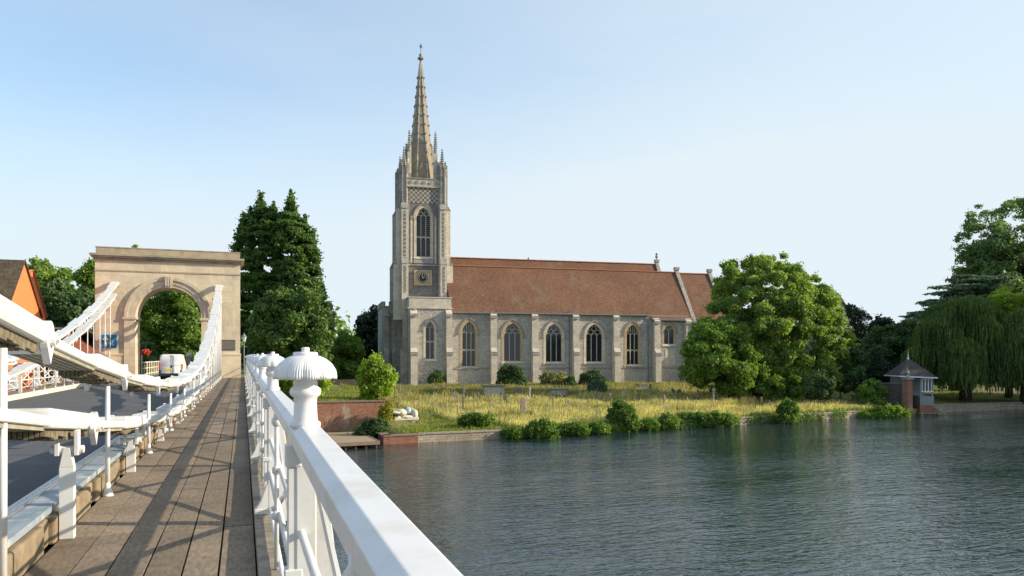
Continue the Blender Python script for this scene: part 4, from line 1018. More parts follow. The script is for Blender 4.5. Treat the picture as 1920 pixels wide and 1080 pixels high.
m = MB(); m.bar((tuc, tvc, tz(84)), (tuc, tvc, tz(64)), .06); m.prism([(tuc - .05, tvc, tz(75)), (tuc + .22, tvc, tz(72)), (tuc + .16, tvc, tz(68)), (tuc - .02, tvc, tz(66)), (tuc - .16, tvc, tz(70))], (0, .03, 0)); m.build('weathervane', M['lead'], sp)
for k in (-1, 1):                                          # lucarnes at the foot of the spire
    m = MB(); x = tuc; y = tvc + k * 1.62
    m.box(x - .42, x + .42, min(y, y - k * .9), max(y, y - k * .9), sp0, tz(318)); m.prism([(x - .5, min(y, y - k * .9), tz(318)), (x + .5, min(y, y - k * .9), tz(318)), (x, min(y, y - k * .9), tz(296))], (0, .9, 0)); m.build('lucarne', M['spire'], sp)
# clock
cz0, cz1 = tz(535), tz(507); cx0, cx1 = tu(777), tu(809)
m = MB(); m.box(cx0, cx1, tv - .10, tv + .015, cz0, cz1); ck = m.build('clock', M['warmdress'], tower)
m = MB()
for a, b, c, d in ((cx0 - .05, cx1 + .05, cz1 - .2, cz1 + .02), (cx0 - .05, cx1 + .05, cz0 - .02, cz0 + .15), (cx0 - .05, cx0 + .2, cz0 + .15, cz1 - .2), (cx1 - .2, cx1 + .05, cz0 + .15, cz1 - .2)): m.box(a, b, tv - .22, tv - .102, c, d)
m.build('frame', M['warmdress'], ck)
c = (tu(792.5), tz(521.5)); r = .66; m = MB()
m.prism([(c[0] + r * cos(2 * pi * i / 24), tv - .13, c[1] + r * sin(2 * pi * i / 24)) for i in range(24)], (0, .027, 0)); dl = m.build('dial', M['dial'], ck)
m = MB()
for i in range(12):
    a = 2 * pi * i / 12; m.bar((c[0] + .46 * cos(a), tv - .14, c[1] + .46 * sin(a)), (c[0] + .62 * cos(a), tv - .14, c[1] + .62 * sin(a)), .09, .012, up=(0, 1, 0))
m.build('numerals', M['gilt'], dl)
m = MB(); m.bar((c[0], tv - .15, c[1]), (c[0] - .10, tv - .15, c[1] + .44), .06, .012, up=(0, 1, 0)); m.bar((c[0], tv - .155, c[1]), (c[0] + .25, tv - .155, c[1] + .16), .07, .012, up=(0, 1, 0)); m.build('hands', M['gilt'], dl)
# ============================================================ river walls, jetty, brick wall
def strip_wall(name, pts, ztop, zbot, th, mt, label, cat, cop=None, group=None):
    """wall along world points (x, y); thickness goes away from the river"""
    c = pts[len(pts) // 2]; m = MB(); m2 = MB()
    for (a, b) in zip(pts, pts[1:]):
        z0, z1 = (ztop(a), ztop(b)) if callable(ztop) else (ztop, ztop)
        dx, dy = b[0] - a[0], b[1] - a[1]; L = hypot(dx, dy); nx, ny = -dy / L * th, dx / L * th
        m.add([(a[0], a[1], zbot), (b[0], b[1], zbot), (b[0] + nx, b[1] + ny, zbot), (a[0] + nx, a[1] + ny, zbot), (a[0], a[1], z0), (b[0], b[1], z1), (b[0] + nx, b[1] + ny, z1), (a[0] + nx, a[1] + ny, z0)],
              [(0, 3, 2, 1), (4, 5, 6, 7), (0, 1, 5, 4), (1, 2, 6, 5), (2, 3, 7, 6), (3, 0, 4, 7)])
        if cop:
            ox, oy = -nx / th * .06, -ny / th * .06
            m2.add([(a[0] + ox, a[1] + oy, z0 + .003), (b[0] + ox, b[1] + oy, z1 + .003), (b[0] + nx, b[1] + ny, z1 + .003), (a[0] + nx, a[1] + ny, z0 + .003), (a[0] + ox, a[1] + oy, z0 + .09), (b[0] + ox, b[1] + oy, z1 + .09), (b[0] + nx, b[1] + ny, z1 + .09), (a[0] + nx, a[1] + ny, z0 + .09)],
                   [(0, 3, 2, 1), (4, 5, 6, 7), (0, 1, 5, 4), (1, 2, 6, 5), (2, 3, 7, 6), (3, 0, 4, 7)])
    t = thing(name, label, cat, (c[0], c[1], zbot), 0, group); m.build('wall_face', mt, t)
    if cop: m2.build('coping', cop, t)
    return t
def bl(x): return (x, bank(x) - .12)
strip_wall('river_wall', [(8.2, 50.5), (8.2, 46.2), (10.4, 46.3)], -5.02, -6.8, .5, M['quaybrick'], 'low brick corner of the river wall beside the jetty', 'river wall', M['coping'])
strip_wall('river_wall', [bl(x) for x in (10.42, 12, 14.5, 17.5, 21, 26.6)], -5.0, -6.8, .5, M['quay'], 'long low stone river wall below the churchyard grass', 'river wall', M['ledge'])
strip_wall('river_wall', [bl(x) for x in (26.62, 31, 36.8, 42, 46, 49, 51.6)], -5.0, -6.8, .5, M['quay'], 'grey stone river wall below the large leafy tree', 'river wall', M['ledge'])
strip_wall('river_wall', [(x, bank(x) - .12) for x in (61.5, 66, 70, 76, 84)], -4.85, -6.8, .5, M['quay'], 'shaded river wall under the weeping willow', 'river wall', M['ledge'])
bw = strip_wall('brick_wall', [(2.6, 51.4), (9.75, 51.4), (9.9, 55)], -3.16, -5.6, .35, M['brick'], 'weathered red brick wall beside the bridge above the jetty', 'wall', M['coping'])
m = MB(); m.box(2.0, 8.1, 50.6, 51.39, -6.5, -5.1); 
jt = thing('jetty', 'flat wooden jetty at the foot of the red brick wall', 'jetty', (5.5, 47.5, -5.3))
m = MB(); x0j, x1j = 2.4, 7.95
A = P(712, 831, 44.8); 
m.prism([(x0j, 44.2, -5.22), (7.6, 44.8, -5.22), (7.3, 51.0, -5.22), (x0j, 51.0, -5.22)], (0, 0, .10)); m.build('deck', M['jetty'], jt)
m = MB(); m.bar((x0j, 44.12, -5.20), (7.68, 44.72, -5.20), .12, .20); m.bar((7.68, 44.72, -5.20), (7.38, 51.0, -5.20), .12, .20); m.build('edge_beam', M['coping'], jt)
for k in range(9):
    q = k / 8; xx = x0j + .2 + (7.5 - x0j - .2) * q; yy = 44.3 + .55 * q; m = MB(); m.tube([(xx, yy, -6.4), (xx, yy, -5.24)], .09, 8); m.build('pile', M['bark'], jt)
# ============================================================ churchyard path
m = MB(); pth = [G(752, 728), G(746, 742), G(762, 757), G(790, 770), G(812, 777), G(838, 781)]
v = []; 
for i, p in enumerate(pth):
    w = 1.1
    for s in (-1, 1):
        x, y = p[0] + s * w, p[1] - s * .4; v.append((x, y, gz(x, y) + .05))
m.add(v, [(2 * i, 2 * i + 1, 2 * i + 3, 2 * i + 2) for i in range(len(pth) - 1)])
tag(m.build('path', M['path'], loc=(v[0][0], v[0][1], v[0][2])), 'grey gravel path through the churchyard', kind='structure')
# ============================================================ pale stone stand-in for an unidentified object, behind low railings
g = G(758, 786); sx, sy, sz = g[0], g[1], g[2]
def skin(name, verts, edges, radii, mt, parent, sub=2, root=0, flatz=None):
    L = root_of(parent).location
    me = bpy.data.meshes.new(name); me.from_pydata([(v[0] - L.x, v[1] - L.y, v[2] - L.z) for v in verts], edges, [])
    o = bpy.data.objects.new(name, me); C.objects.link(o); o.parent = parent
    md = o.modifiers.new('skin', 'SKIN'); me.skin_vertices or None
    for i, r in enumerate(radii): me.skin_vertices[0].data[i].radius = (r, r) if not isinstance(r, tuple) else r
    me.skin_vertices[0].data[root].use_root = True
    sb = o.modifiers.new('sub', 'SUBSURF'); sb.levels = sub; sb.render_levels = sub; me.materials.append(mt); md.use_smooth_shade = True
    return o
st = thing('pale_stone_stand_in', 'pale stone stand-in for an unidentified object behind iron railings by the brick wall', 'unidentified stone object', (sx, sy, sz))
k = .0372                                                  # metres per photo pixel here
def SP(px, py, dy=0): return (sx + (px - 758) * k, sy + dy, sz + (786 - py) * k * 1.0)
m = MB(); m.prism([SP(738, 788, -.3), SP(784, 788, -.3), SP(784, 782, -.3), SP(738, 782, -.3)], (0, 1.6, 0)); m.prism([SP(729, 776, .5), SP(748, 776, .5), SP(757, 771, .5), SP(757, 768, .5), SP(729, 770, .5)], (0, .9, 0)); m.build('slab', M['whitestone'], st, bevel=.04)
m = MB(); 
def blobm(m, c, r, seed):
    r_ = random.Random(seed); n, q = 12, 7; base = len(m.v)
    for j in range(q + 1):
        th = pi * j / q
        for i in range(n):
            ph = 2 * pi * i / n; w = 1 + r_.uniform(-.1, .1); m.v.append((c[0] + r[0] * w * sin(th) * cos(ph), c[1] + r[1] * w * sin(th) * sin(ph), c[2] + r[2] * w * cos(th)))
    for j in range(q):
        for i in range(n): a = base + j * n + i; b = base + j * n + (i + 1) % n; m.f.append((a, b, b + n, a + n))
for c, r in (((SP(742, 773)), (.5, .4, .14)), ((SP(752, 773)), (.42, .4, .26)), ((SP(762, 782)), (.55, .35, .16)), ((SP(746, 783)), (.3, .3, .22))): blobm(m, c, r, int(c[0] * 10))
m.build('stone_lumps', M['whitestone'], st, True)
m = MB(); blobm(m, SP(766, 771, .1), (.28, .25, .30), 3); blobm(m, SP(774, 776, .1), (.24, .22, .30), 8); m.build('blue_lumps', M['bluew'], st, True)
m = MB(); blobm(m, SP(778, 778, -.1), (.22, .2, .36), 5); m.bar(SP(772, 766), SP(781, 781), .14, .16); m.build('end_lump', M['whitestone'], st, True)
sn = G(773, 796); t = thing('notice', 'small blank white notice fixed to the iron railings by the pale stone', 'notice', (sn[0], sn[1], sn[2]))
m = MB(); m.tube([(sn[0], sn[1], sn[2]), (sn[0], sn[1], sn[2] + .45)], .025, 6); m.build('stake', M['black'], t)
m = MB(); m.box(sn[0] - .20, sn[0] + .20, sn[1] - .05, sn[1] - .02, sn[2] + .12, sn[2] + .46); m.build('board', M['signwhite'], t)
ra, rb = G(729, 799), G(786, 797); t = thing('iron_railing', 'low black iron railing in front of the pale stone stand-in', 'railing', ra[:3])
n = 15
for i in range(n):
    q = i / (n - 1); x, y = ra[0] + (rb[0] - ra[0]) * q, ra[1] + (rb[1] - ra[1]) * q; z = gz(x, y); big = i == 0
    m = MB(); m.tube([(x, y, z - .1), (x, y, z + (1.25 if big else .75))], .045 if big else .016, 6); m.lathe((x, y, z + (1.25 if big else .75)), [(.03, 0), (.035, .03), (.005, .1)], 6); m.build('upright', M['black'], t)
m = MB(); 
for h in (.2, .65): m.bar((ra[0], ra[1], ra[2] + h), (rb[0], rb[1], rb[2] + h), .03, .03)
m.build('cross_rail', M['black'], t)
# ============================================================ gravestones
GRAVES = []
def grave(px, pb, pt, kind, w, label, mt='grave', name='gravestone', tilt=0):
    g = G(px, pb); x, y, z, d = g; h = (pb - pt) / F * d; GRAVES.append((x, y, w / F * d))
    t = thing(name, label, 'gravestone' if kind != 'tomb' else 'tomb', (x, y, z), rnd.uniform(-.25, .25) + (0 if kind == 'tomb' else 0))
    t.rotation_euler[1] = tilt; LOCAL.add(t.name); w = w / F * d
    m = MB(); b = MB()
    if kind == 'slab':
        a = [(-w / 2, 0, -.1), (w / 2, 0, -.1), (w / 2, 0, h * .82), (w * .35, 0, h * .93), (0, 0, h), (-w * .35, 0, h * .93), (-w / 2, 0, h * .82)]; m.prism(a, (0, .13, 0))
    elif kind == 'round':
        a = [(-w / 2, 0, -.1), (w / 2, 0, -.1)] + [(w / 2 * cos(i * pi / 8), 0, h - w / 2 + w / 2 * sin(i * pi / 8)) for i in range(9)]; m.prism(a, (0, .13, 0))
    elif kind == 'cross':
        r = w * .16; m.box(-r, r, -.07, .07, .18, h); m.box(-w / 2, -r - .001, -.06, .06, h - w * .62, h - w * .62 + 2 * r); m.box(r + .001, w / 2, -.06, .06, h - w * .62, h - w * .62 + 2 * r); b.box(-w * .4, w * .4, -.2, .2, -.1, .10); b.box(-w * .28, w * .28, -.14, .14, .10, .19)
    elif kind == 'obelisk':
        m.lathe((0, 0, 0), [(w * .42, .25), (w * .30, h * .88), (w * .12, h * .97), (.02, h)], 4, rot=pi / 4); b.box(-w * .5, w * .5, -w * .5, w * .5, -.1, .25)
    elif kind == 'post':
        m.lathe((0, 0, 0), [(w * .4, 0), (w * .32, h * .7), (w * .55, h * .74), (w * .5, h * .86), (w * .2, h * .93), (w * .25, h)], 8); 
    elif kind == 'tomb':
        m.box(-w / 2 + .12, w / 2 - .12, -.4, .4, -.1, h - .12); b.box(-w / 2, w / 2, -.5, .5, h - .118, h)
    m.build('stone', M[mt], t, bevel=.015)
    if b.v: b.build('lid' if kind == 'tomb' else 'base', M['graved' if kind == 'tomb' else mt], t)
    if kind == 'tomb':
        c = MB(); 
        for s in (-1, 1): c = MB(); c.box(s * (w / 2 - .2) - .06, s * (w / 2 - .2) + .06, -.43, -.401, -.1, h - .12); c.build('pilaster', M[mt], t)
for a in (
 (853.5, 753, 734, 'slab', 8, 'slim grey headstone just left of the tall dark cross nearest the path', 'graved'),
 (858.5, 784, 758, 'obelisk', 6, 'pale pink-grey obelisk nearest the river, at the left of the meadow', 'gravep'),
 (868.5, 772, 742, 'cross', 9, 'dark cross standing behind the pale obelisk nearest the river', 'graved'),
 (869.5, 744, 715, 'obelisk', 5, 'thin dark obelisk against the church wall left of the large table tomb', 'graved'),
 (896.5, 752, 736, 'post', 4, 'thin dark grave post below the left end of the large table tomb', 'graved'),
 (920, 768, 752, 'cross', 8, 'short brown cross alone in the golden grass left of the rounded slab', 'gravep'),
 (947, 759, 739, 'round', 8, 'rounded grey-green headstone below the large table tomb', 'graved'),
 (972, 740, 727, 'slab', 15, 'broad leaning grey headstone right of the large table tomb', 'graved'),
 (993, 750, 724, 'post', 4, 'thin grave post in green grass right of the broad leaning headstone', 'grave'),
 (980.5, 780, 745, 'round', 9, 'tall mottled headstone with rounded top in the golden grass', 'gravep'),
 (985, 777, 741, 'obelisk', 6, 'dark topped obelisk touching the tall mottled headstone', 'grave'),
 (1017, 753, 735, 'post', 3.5, 'thin dark post between the mottled headstone and the low double tomb', 'graved'),
 (1036.5, 772, 744, 'cross', 6, 'slender pink cross in front of the low double tomb', 'gravep'),
 (1063.5, 749, 727, 'obelisk', 5, 'dark obelisk at the right end of the low double tomb', 'graved'),
 (1067, 767, 751, 'cross', 8, 'small brown cross right of the slender pink cross', 'gravep'),
 (1118, 756, 736, 'slab', 5, 'narrow dark stone under the blue-green bush, left one of two', 'graved'),
 (1129, 757, 739, 'slab', 5, 'narrow dark stone under the blue-green bush, right one of two', 'graved'),
 (1144, 748, 737, 'post', 3, 'tiny white grave marker right of the blue-green bush', 'signwhite'),
 (1168.5, 748, 737, 'slab', 5, 'small grey stone above the tall riverside shrub', 'grave'),
 (1199, 756, 736, 'cross', 7, 'dark cross with a broad head right of the tall riverside shrub', 'graved'),
 (1219.5, 743, 720, 'cross', 6, 'thin dark cross near the fifth church buttress', 'graved'),
 (1245.5, 763, 739, 'obelisk', 7, 'white topped pink obelisk above the riverside hedge', 'gravep'),
 (1255, 766, 757, 'slab', 9, 'low pinkish stone beside the white topped obelisk', 'gravep'),
 (1262, 741, 729, 'slab', 9, 'square grey headstone left of the pair of pale ones by the big tree', 'graved'),
 (1274, 741, 730, 'slab', 8, 'square dark headstone at the edge of the shade by the big tree', 'graved'),
 (1290.5, 744, 736, 'post', 4, 'tiny pale grave post in the grass below the dark headstones', 'grave'),
 (1309, 750, 730, 'slab', 5, 'tall pale grave slab at the left edge of the big tree shade', 'grave'),
 (1338, 756, 727, 'cross', 8, 'pale stone cross with a figure-like head beneath the big tree', 'grave'),
 (1349, 733, 717, 'slab', 6, 'brown upright stone behind the pale cross beneath the big tree', 'gravep'),
 (1381, 770, 762, 'slab', 5, 'small red-brown stone in the long grass under the big tree', 'gravep'),
 (1402, 749, 726, 'round', 12, 'large blue-grey arched headstone beneath the big tree', 'graved'),
 (1416, 741, 735, 'post', 4, 'little pale stone right of the large arched headstone', 'grave'),
 (1427.5, 758, 744, 'post', 4, 'thin white grave post between the arched headstone and the stone cross', 'grave'),
 (1447.5, 752, 735, 'cross', 8, 'stone cross with a ringed head under the russet bush', 'grave'),
 (1576, 747, 730, 'cross', 6, 'faint grey cross at the right edge of the churchyard', 'graved'),
): grave(*a)
grave(925, 742, 722.5, 'tomb', 42, 'large pale table tomb with a dark lid under the second church buttress', 'grave', 'table_tomb')
grave(1047, 740, 729, 'tomb', 36, 'low double table tomb before the rose bushes on the church wall', 'grave', 'table_tomb')
grave(1203, 730, 719.5, 'tomb', 22, 'long low grey tomb against the church wall by the downpipe', 'graved', 'table_tomb')
g = G(1540, 769); t = thing('notice', 'small white river notice on the bank below the big tree', 'notice', g[:3])
m = MB(); m.bar((g[0], g[1], g[2] - .1), (g[0], g[1], g[2] + .25), .05); m.build('stake', M['bark'], t); m = MB(); m.box(g[0] - .2, g[0] + .2, g[1] - .06, g[1] - .03, g[2] + .06, g[2] + .32); m.build('board', M['signwhite'], t)
for i, (px, pb, pt) in enumerate(((742, 737, 717), (750, 738, 723))):
    g = G(px, pb); m = MB(); h = (pb - pt) / F * g[3]; m.tube([(g[0], g[1], g[2]), (g[0] - (.15 if i == 0 else 0), g[1], g[2] + h)], .06, 8); m.lathe((g[0] - (.15 if i == 0 else 0), g[1], g[2] + h), [(.06, 0), (.07, .03), (.03, .09)], 8)
    tag(m.build('bollard', M['lead'], loc=g[:3]), ('leaning grey post on the path by the blue church door', 'short upright grey post beside the leaning one by the church door')[i], 'post')
# ============================================================ gazebo, pier and wall at the right
gd = 72.0
gx, gy, _ = P(1714, 740, gd); gk = gd / F
gzb = thing('summerhouse', 'riverside summerhouse with pyramid slate roof and white framed windows', 'summerhouse', (gx, gy, -4.9), -YAW * .0); LOCAL.add(gzb.name)
ga = -.12; gzb.rotation_euler = (0, 0, ga - .33); gzb.scale = (.74, .80, .97)
def gl(px): return (px - 1712) * gk
def gh(py): return (HZ - py) * gk + 4.9
w0, w1 = gl(1667), gl(1746); 
m = MB(); m.box(gl(1713), w1, -1.5, .9, gh(758), gh(741)); m.box(gl(1713), gl(1717.5), -1.5, -1.4, gh(741), gh(708)); m.box(w1 - .3, w1 - .1, -1.5, -1.4, gh(741), gh(708)); m.box(w0, gl(1702), -.3, 1.6, gh(735), gh(704)); m.box(gl(1714), w1 - .1, .8, .9, gh(741), gh(708)); m.build('wall', M['render'], gzb)
m = MB(); wp = (gl(1718), w1 - .3); m.box(wp[0], wp[1], -1.44, -1.42, gh(731), gh(709)); wf = m.build('window', M['glass'], gzb)
m = MB(); 
for q in (0, .333, .667, 1): x = wp[0] + (wp[1] - wp[0]) * q; m.box(x - .06, x + .06, -1.50, -1.44, gh(731), gh(709))
m.box(wp[0] - .1, w1 - .1, -1.56, -1.36, gh(733), gh(731)); m.box(wp[0] - .1, w1 - .1, -1.55, -1.36, gh(709.2), gh(707)); m.build('frame', M['whiteclean'], wf)
m = MB(); bt = (gl(1660), gl(1750)); cx_ = gl(1700); m.add([(bt[0], -2.0, gh(702)), (bt[1], -2.0, gh(705)), (bt[1], 2.6, gh(702)), (bt[0], 2.6, gh(702)), (cx_, .3, gh(669))], [(0, 1, 4), (1, 2, 4), (2, 3, 4), (3, 0, 4), (3, 2, 1, 0)]); rf = m.build('roof', M['slate'], gzb)
m = MB(); m.bar((bt[0], -2.02, gh(703)), (bt[1], -2.02, gh(706)), .07, .12); m.bar((bt[0], -2.0, gh(703)), (bt[0], 2.6, gh(703)), .07, .12); m.bar((bt[1], -2.0, gh(706)), (bt[1], 2.6, gh(703)), .07, .12); m.build('fascia', M['whiteclean'], rf)
m = MB(); m.lathe((cx_, .3, gh(671)), [(.16, 0), (.10, .12), (.06, .3), (.09, .36), (.03, .45), (.012, .95)], 8); m.build('finial', M['signwhite'], rf)
m = MB(); m.box(gl(1710), gl(1742), -1.75, .9, gh(772), gh(758.2)); m.prism([(gl(1742) + .005, -1.7, gh(772)), (gl(1765), -1.7, gh(772)), (gl(1742) + .005, -1.7, gh(760))], (0, 2.0, 0)); pb = m.build('plinth', M['quaybrick'], gzb)
m = MB(); m.box(gl(1708), gl(1768), -2.3, .9, -1.2, gh(772.2)); m.build('base', M['quay'], gzb)
for q in range(5):
    x = gl(1717 + q * 7); m = MB(); m.box(x - .12, x + .12, -2.36, -2.305, gh(779), gh(773)); m.build('vent_slot', M['black'], gzb)
q = P(1701, 757, 70.6); t = thing('brick_pier', 'orange brick pier with a white cap and finial before the summerhouse', 'gate pier', (q[0], q[1], gz(q[0], q[1])))
kk = 70.6 / F; z0 = gz(q[0], q[1])
m = MB(); m.box(q[0] - .32, q[0] + .32, q[1] - .32, q[1] + .32, z0 - .3, (HZ - 712) * kk); m.build('shaft', M['brick'], t)
m = MB(); m.box(q[0] - .42, q[0] + .42, q[1] - .42, q[1] + .42, (HZ - 712) * kk + .003, (HZ - 708) * kk); m.lathe((q[0], q[1], (HZ - 708) * kk), [(.3, 0), (.15, .15), (.1, .3), (.2, .45), (.12, .62), (.05, .7), (.04, 1.0)], 8); m.build('cap', M['lead'], t)
q1, q2 = P(1616, 745, 74), P(1700, 745, 71.2); 
strip_wall('garden_wall', [(q1[0], q1[1]), (q2[0] - .35, q2[1])], (HZ - 719) / F * 73, -5.3, .35, M['darkwall'], 'dark old stone garden wall left of the brick gate pier', 'wall', M['coping'])
g = G(1617, 751); m = MB(); m.box(g[0] - 1, g[0] + 1, g[1], g[1] + .5, g[2] - .1, g[2] + .55); m.box(g[0] - 1.08, g[0] + 1.08, g[1] - .06, g[1] + .56, g[2] + .553, g[2] + .64)
tag(m.build('stone_bench', M['grave'], loc=g[:3]), 'low pale stone bench in front of the dark garden wall', 'bench')
# ============================================================ houses left of the bridge
def LW(px, py, X):                                        # point on the plane x = X
    a, b = ray(px); d = X / a; return (X, d * b, (HZ - py) / F * d)
XG = -13.2
hs = thing('orange_house', 'tall orange gabled house with a mossy brown roof left of the bridge', 'house', (XG, 55, -3))
p1, pk, p2 = LW(10, 585, XG), LW(44, 490, XG), LW(76, 593, XG)
m = MB(); m.prism([(XG, p1[1], -4), (XG, p2[1], -4), (XG, p2[1], p2[2]), (XG, pk[1], pk[2]), (XG, p1[1], p1[2])], (-14, 0, 0)); m.build('wall', M['orange'], hs)
m = MB(); 
for a, b in ((p1, pk), (pk, p2)):
    dy, dz = b[1] - a[1], b[2] - a[2]; L = hypot(dy, dz); ny, nz = -dz / L * .10, dy / L * .10
    e0 = (a[1] - dy * .06 if a is p1 else a[1], a[2] - dz * .06 if a is p1 else a[2]); e1 = (b[1] + dy * .03 if b is p2 else b[1], b[2] + dz * .03 if b is p2 else b[2])
    m.prism([(XG + .12, e0[0] + ny * .02, e0[1] + nz * .02), (XG + .12, e1[0] + ny * .02, e1[1] + nz * .02), (XG + .12, e1[0] + ny, e1[1] + nz), (XG + .12, e0[0] + ny, e0[1] + nz)], (-14.2, 0, 0))
m.build('roof', M['brownroof'], hs)
XH = -13.6; q1, qk, q2 = LW(47, 560, XH), LW(60.5, 507, XH), LW(83, 590, XH)
q0 = LW(40, 600, XH)
h2 = thing('orange_house', 'narrow orange gable standing behind the tall orange house', 'house', (XH, 60, -3))
m = MB(); m.prism([(XH, p2[1] + .02, -4), (XH, q2[1] + .3, -4), (XH, q2[1], q2[2]), (XH, qk[1], qk[2]), (XH, p2[1] + .02, q1[2] - 1)], (-12, 0, 0)) if qk[1] > p2[1] else m.prism([(XH, q1[1], -4), (XH, q2[1] + .6, -4), (XH, q2[1] + .3, q2[2]), (XH, qk[1], qk[2]), (XH, q1[1], q1[2])], (-12, 0, 0))
m.build('wall', M['orange'], h2)
m = MB(); dy, dz = q2[1] + .3 - qk[1], q2[2] - qk[2]; L = hypot(dy, dz); ny, nz = -dz / L * .08, dy / L * .08
m.prism([(XH + .1, qk[1], qk[2]), (XH + .1, q2[1] + .4, q2[2] - .2), (XH + .1, q2[1] + .4 + ny, q2[2] - .2 + nz), (XH + .1, qk[1] + ny, qk[2] + nz)], (-12.2, 0, 0)); m.build('roof', M['ridge'], h2)
a, b, c, d_ = P(96, 676, 60), P(178, 676, 62), P(178, 652, 62), P(120, 618, 60)
m = MB(); hs3 = thing('red_brick_house', 'low red brick building with a dark sloping roof behind the chain rods', 'house', (a[0], a[1], -2.5))
m.prism([(a[0], a[1], -4), (b[0], b[1], -4), (b[0], b[1], c[2]), (d_[0], d_[1], d_[2]), (a[0], a[1], d_[2] - .1)], (0, 5, 0)); m.build('wall', M['redbrick'], hs3)
m = MB(); m.bar((a[0] - .3, a[1] + 2.4, d_[2] + .1), (d_[0], d_[1] + 2.4, d_[2] + .12), 5.6, .16); m.bar((d_[0], d_[1] + 2.4, d_[2] + .12), (c[0] + .4, c[1] + 2.4, c[2] + .02), 5.6, .16); m.build('roof', M['slate'], hs3)
wh = P(112, 700, 52); hs4 = thing('white_cottage', 'low white building with small dark paned windows behind the far railing', 'house', (wh[0], wh[1], -3))
m = MB(); wx0, wx1 = P(97, 700, 52)[0], P(150, 700, 52)[0]; m.box(wx0, wx1, wh[1], wh[1] + 3, -4, (HZ - 686) / F * 52); m.build('wall', M['signwhite'], hs4)
m = MB(); m.prism([(wx0 - .2, wh[1] - .3, (HZ - 687) / F * 52), (wx0 - .2, wh[1] + 1.5, (HZ - 672) / F * 52), (wx0 - .2, wh[1] + 3.3, (HZ - 687) / F * 52)], (wx1 - wx0 + .4, 0, 0)); m.build('roof', M['brownroof'], hs4)
for px in (100.5, 108.5, 120, 129):
    x = P(px, 700, 52)[0]; m = MB(); m.box(x - .12, x + .12, wh[1] - .03, wh[1] - .003, (HZ - 708) / F * 52, (HZ - 692) / F * 52); f_ = m.build('window', M['glass'], hs4)
    m = MB(); m.box(x - .12, x + .12, wh[1] - .05, wh[1] - .031, (HZ - 700.6) / F * 52, (HZ - 699.4) / F * 52); m.build('glazing_bar', M['signwhite'], f_)
# ============================================================ street lamp, sign post, flower basket beyond the arch
lp = P(457.5, 700, 66); bz = gz(lp[0], lp[1]); t = thing('street_lamp', 'green-grey lantern street lamp just right of the stone arch', 'street lamp', (lp[0], lp[1], bz)); ks = 66 / F
m = MB(); m.tube([(lp[0], lp[1], bz), (lp[0], lp[1], (HZ - 642) * ks)], [.07, .045], 8); m.bar((lp[0] - .3, lp[1], (HZ - 650) * ks), (lp[0] + .3, lp[1], (HZ - 650) * ks), .04); m.build('pole', M['lead'], t)
m = MB(); z = (HZ - 641) * ks; m.lathe((lp[0], lp[1], z), [(.10, 0), (.22, .45)], 6); hd = m.build('lantern', M['lglass'], t)
m = MB(); m.lathe((lp[0], lp[1], z + .452), [(.27, 0), (.12, .16), (.05, .24), (.02, .36)], 8); m.build('lantern_roof', M['lead'], hd)
q = P(354, 700, 72); t = thing('sign_post', 'back of a grey double road sign seen through the stone arch', 'sign post', (q[0], q[1], -1.7)); ks = 72 / F
m = MB(); m.tube([(q[0], q[1], -1.9), (q[0], q[1], (HZ - 658) * ks)], .05, 8); m.build('pole', M['lead'], t)
m = MB(); m.box(q[0] - .24, q[0] + .24, q[1] - .08, q[1] - .055, (HZ - 671) * ks, (HZ - 661) * ks); m.box(q[0] - .22, q[0] + .22, q[1] - .08, q[1] - .055, (HZ - 682) * ks, (HZ - 672) * ks); m.build('sign_plate', M['lead'], t)
q = P(273, 662, 70); ks = 70 / F; t = thing('flower_basket', 'hanging basket of red flowers seen through the stone arch', 'flower basket', (q[0], q[1], q[2] - .5))
rs = np.random.RandomState(5); pts, nr = blob_pts([(q[0], q[1], q[2] + .05, .42, .42, .3)], 260, rs); quads_obj('flowers', M['flower'], leaves(pts, nr, .09, rs), t)
m = MB(); m.lathe((q[0], q[1], q[2] - .25), [(.05, -.1), (.28, .05), (.34, .22)], 10); m.tube([(q[0], q[1], q[2]), (q[0], q[1], q[2] + .8), (q[0] - .6, q[1], q[2] + .85), (q[0] - .6, q[1], -1.8)], .03, 6); m.build('bracket', M['black'], t)
q = P(262, 705, 62); t = thing('iron_railing', 'pale railing beyond the stone arch on the left side of the road', 'railing', (q[0], q[1], -1.7))
for i in range(12):
    yy = 61 + i * 1.6; xx = -7.0 - .0 * i; m = MB(); m.tube([(xx, yy, -1.7), (xx, yy, -.45 + (.5 if i == 0 else 0))], .05, 6); m.build('upright', M['whitestone'], t)
m = MB(); m.bar((-7.0, 61, -.5), (-7.0, 78.6, -.5), .06); m.bar((-7.0, 61, -.95), (-7.0, 78.6, -.95), .05); m.bar((-7.0, 61, -1.4), (-7.0, 78.6, -1.4), .05); m.build('cross_rail', M['whitestone'], t)
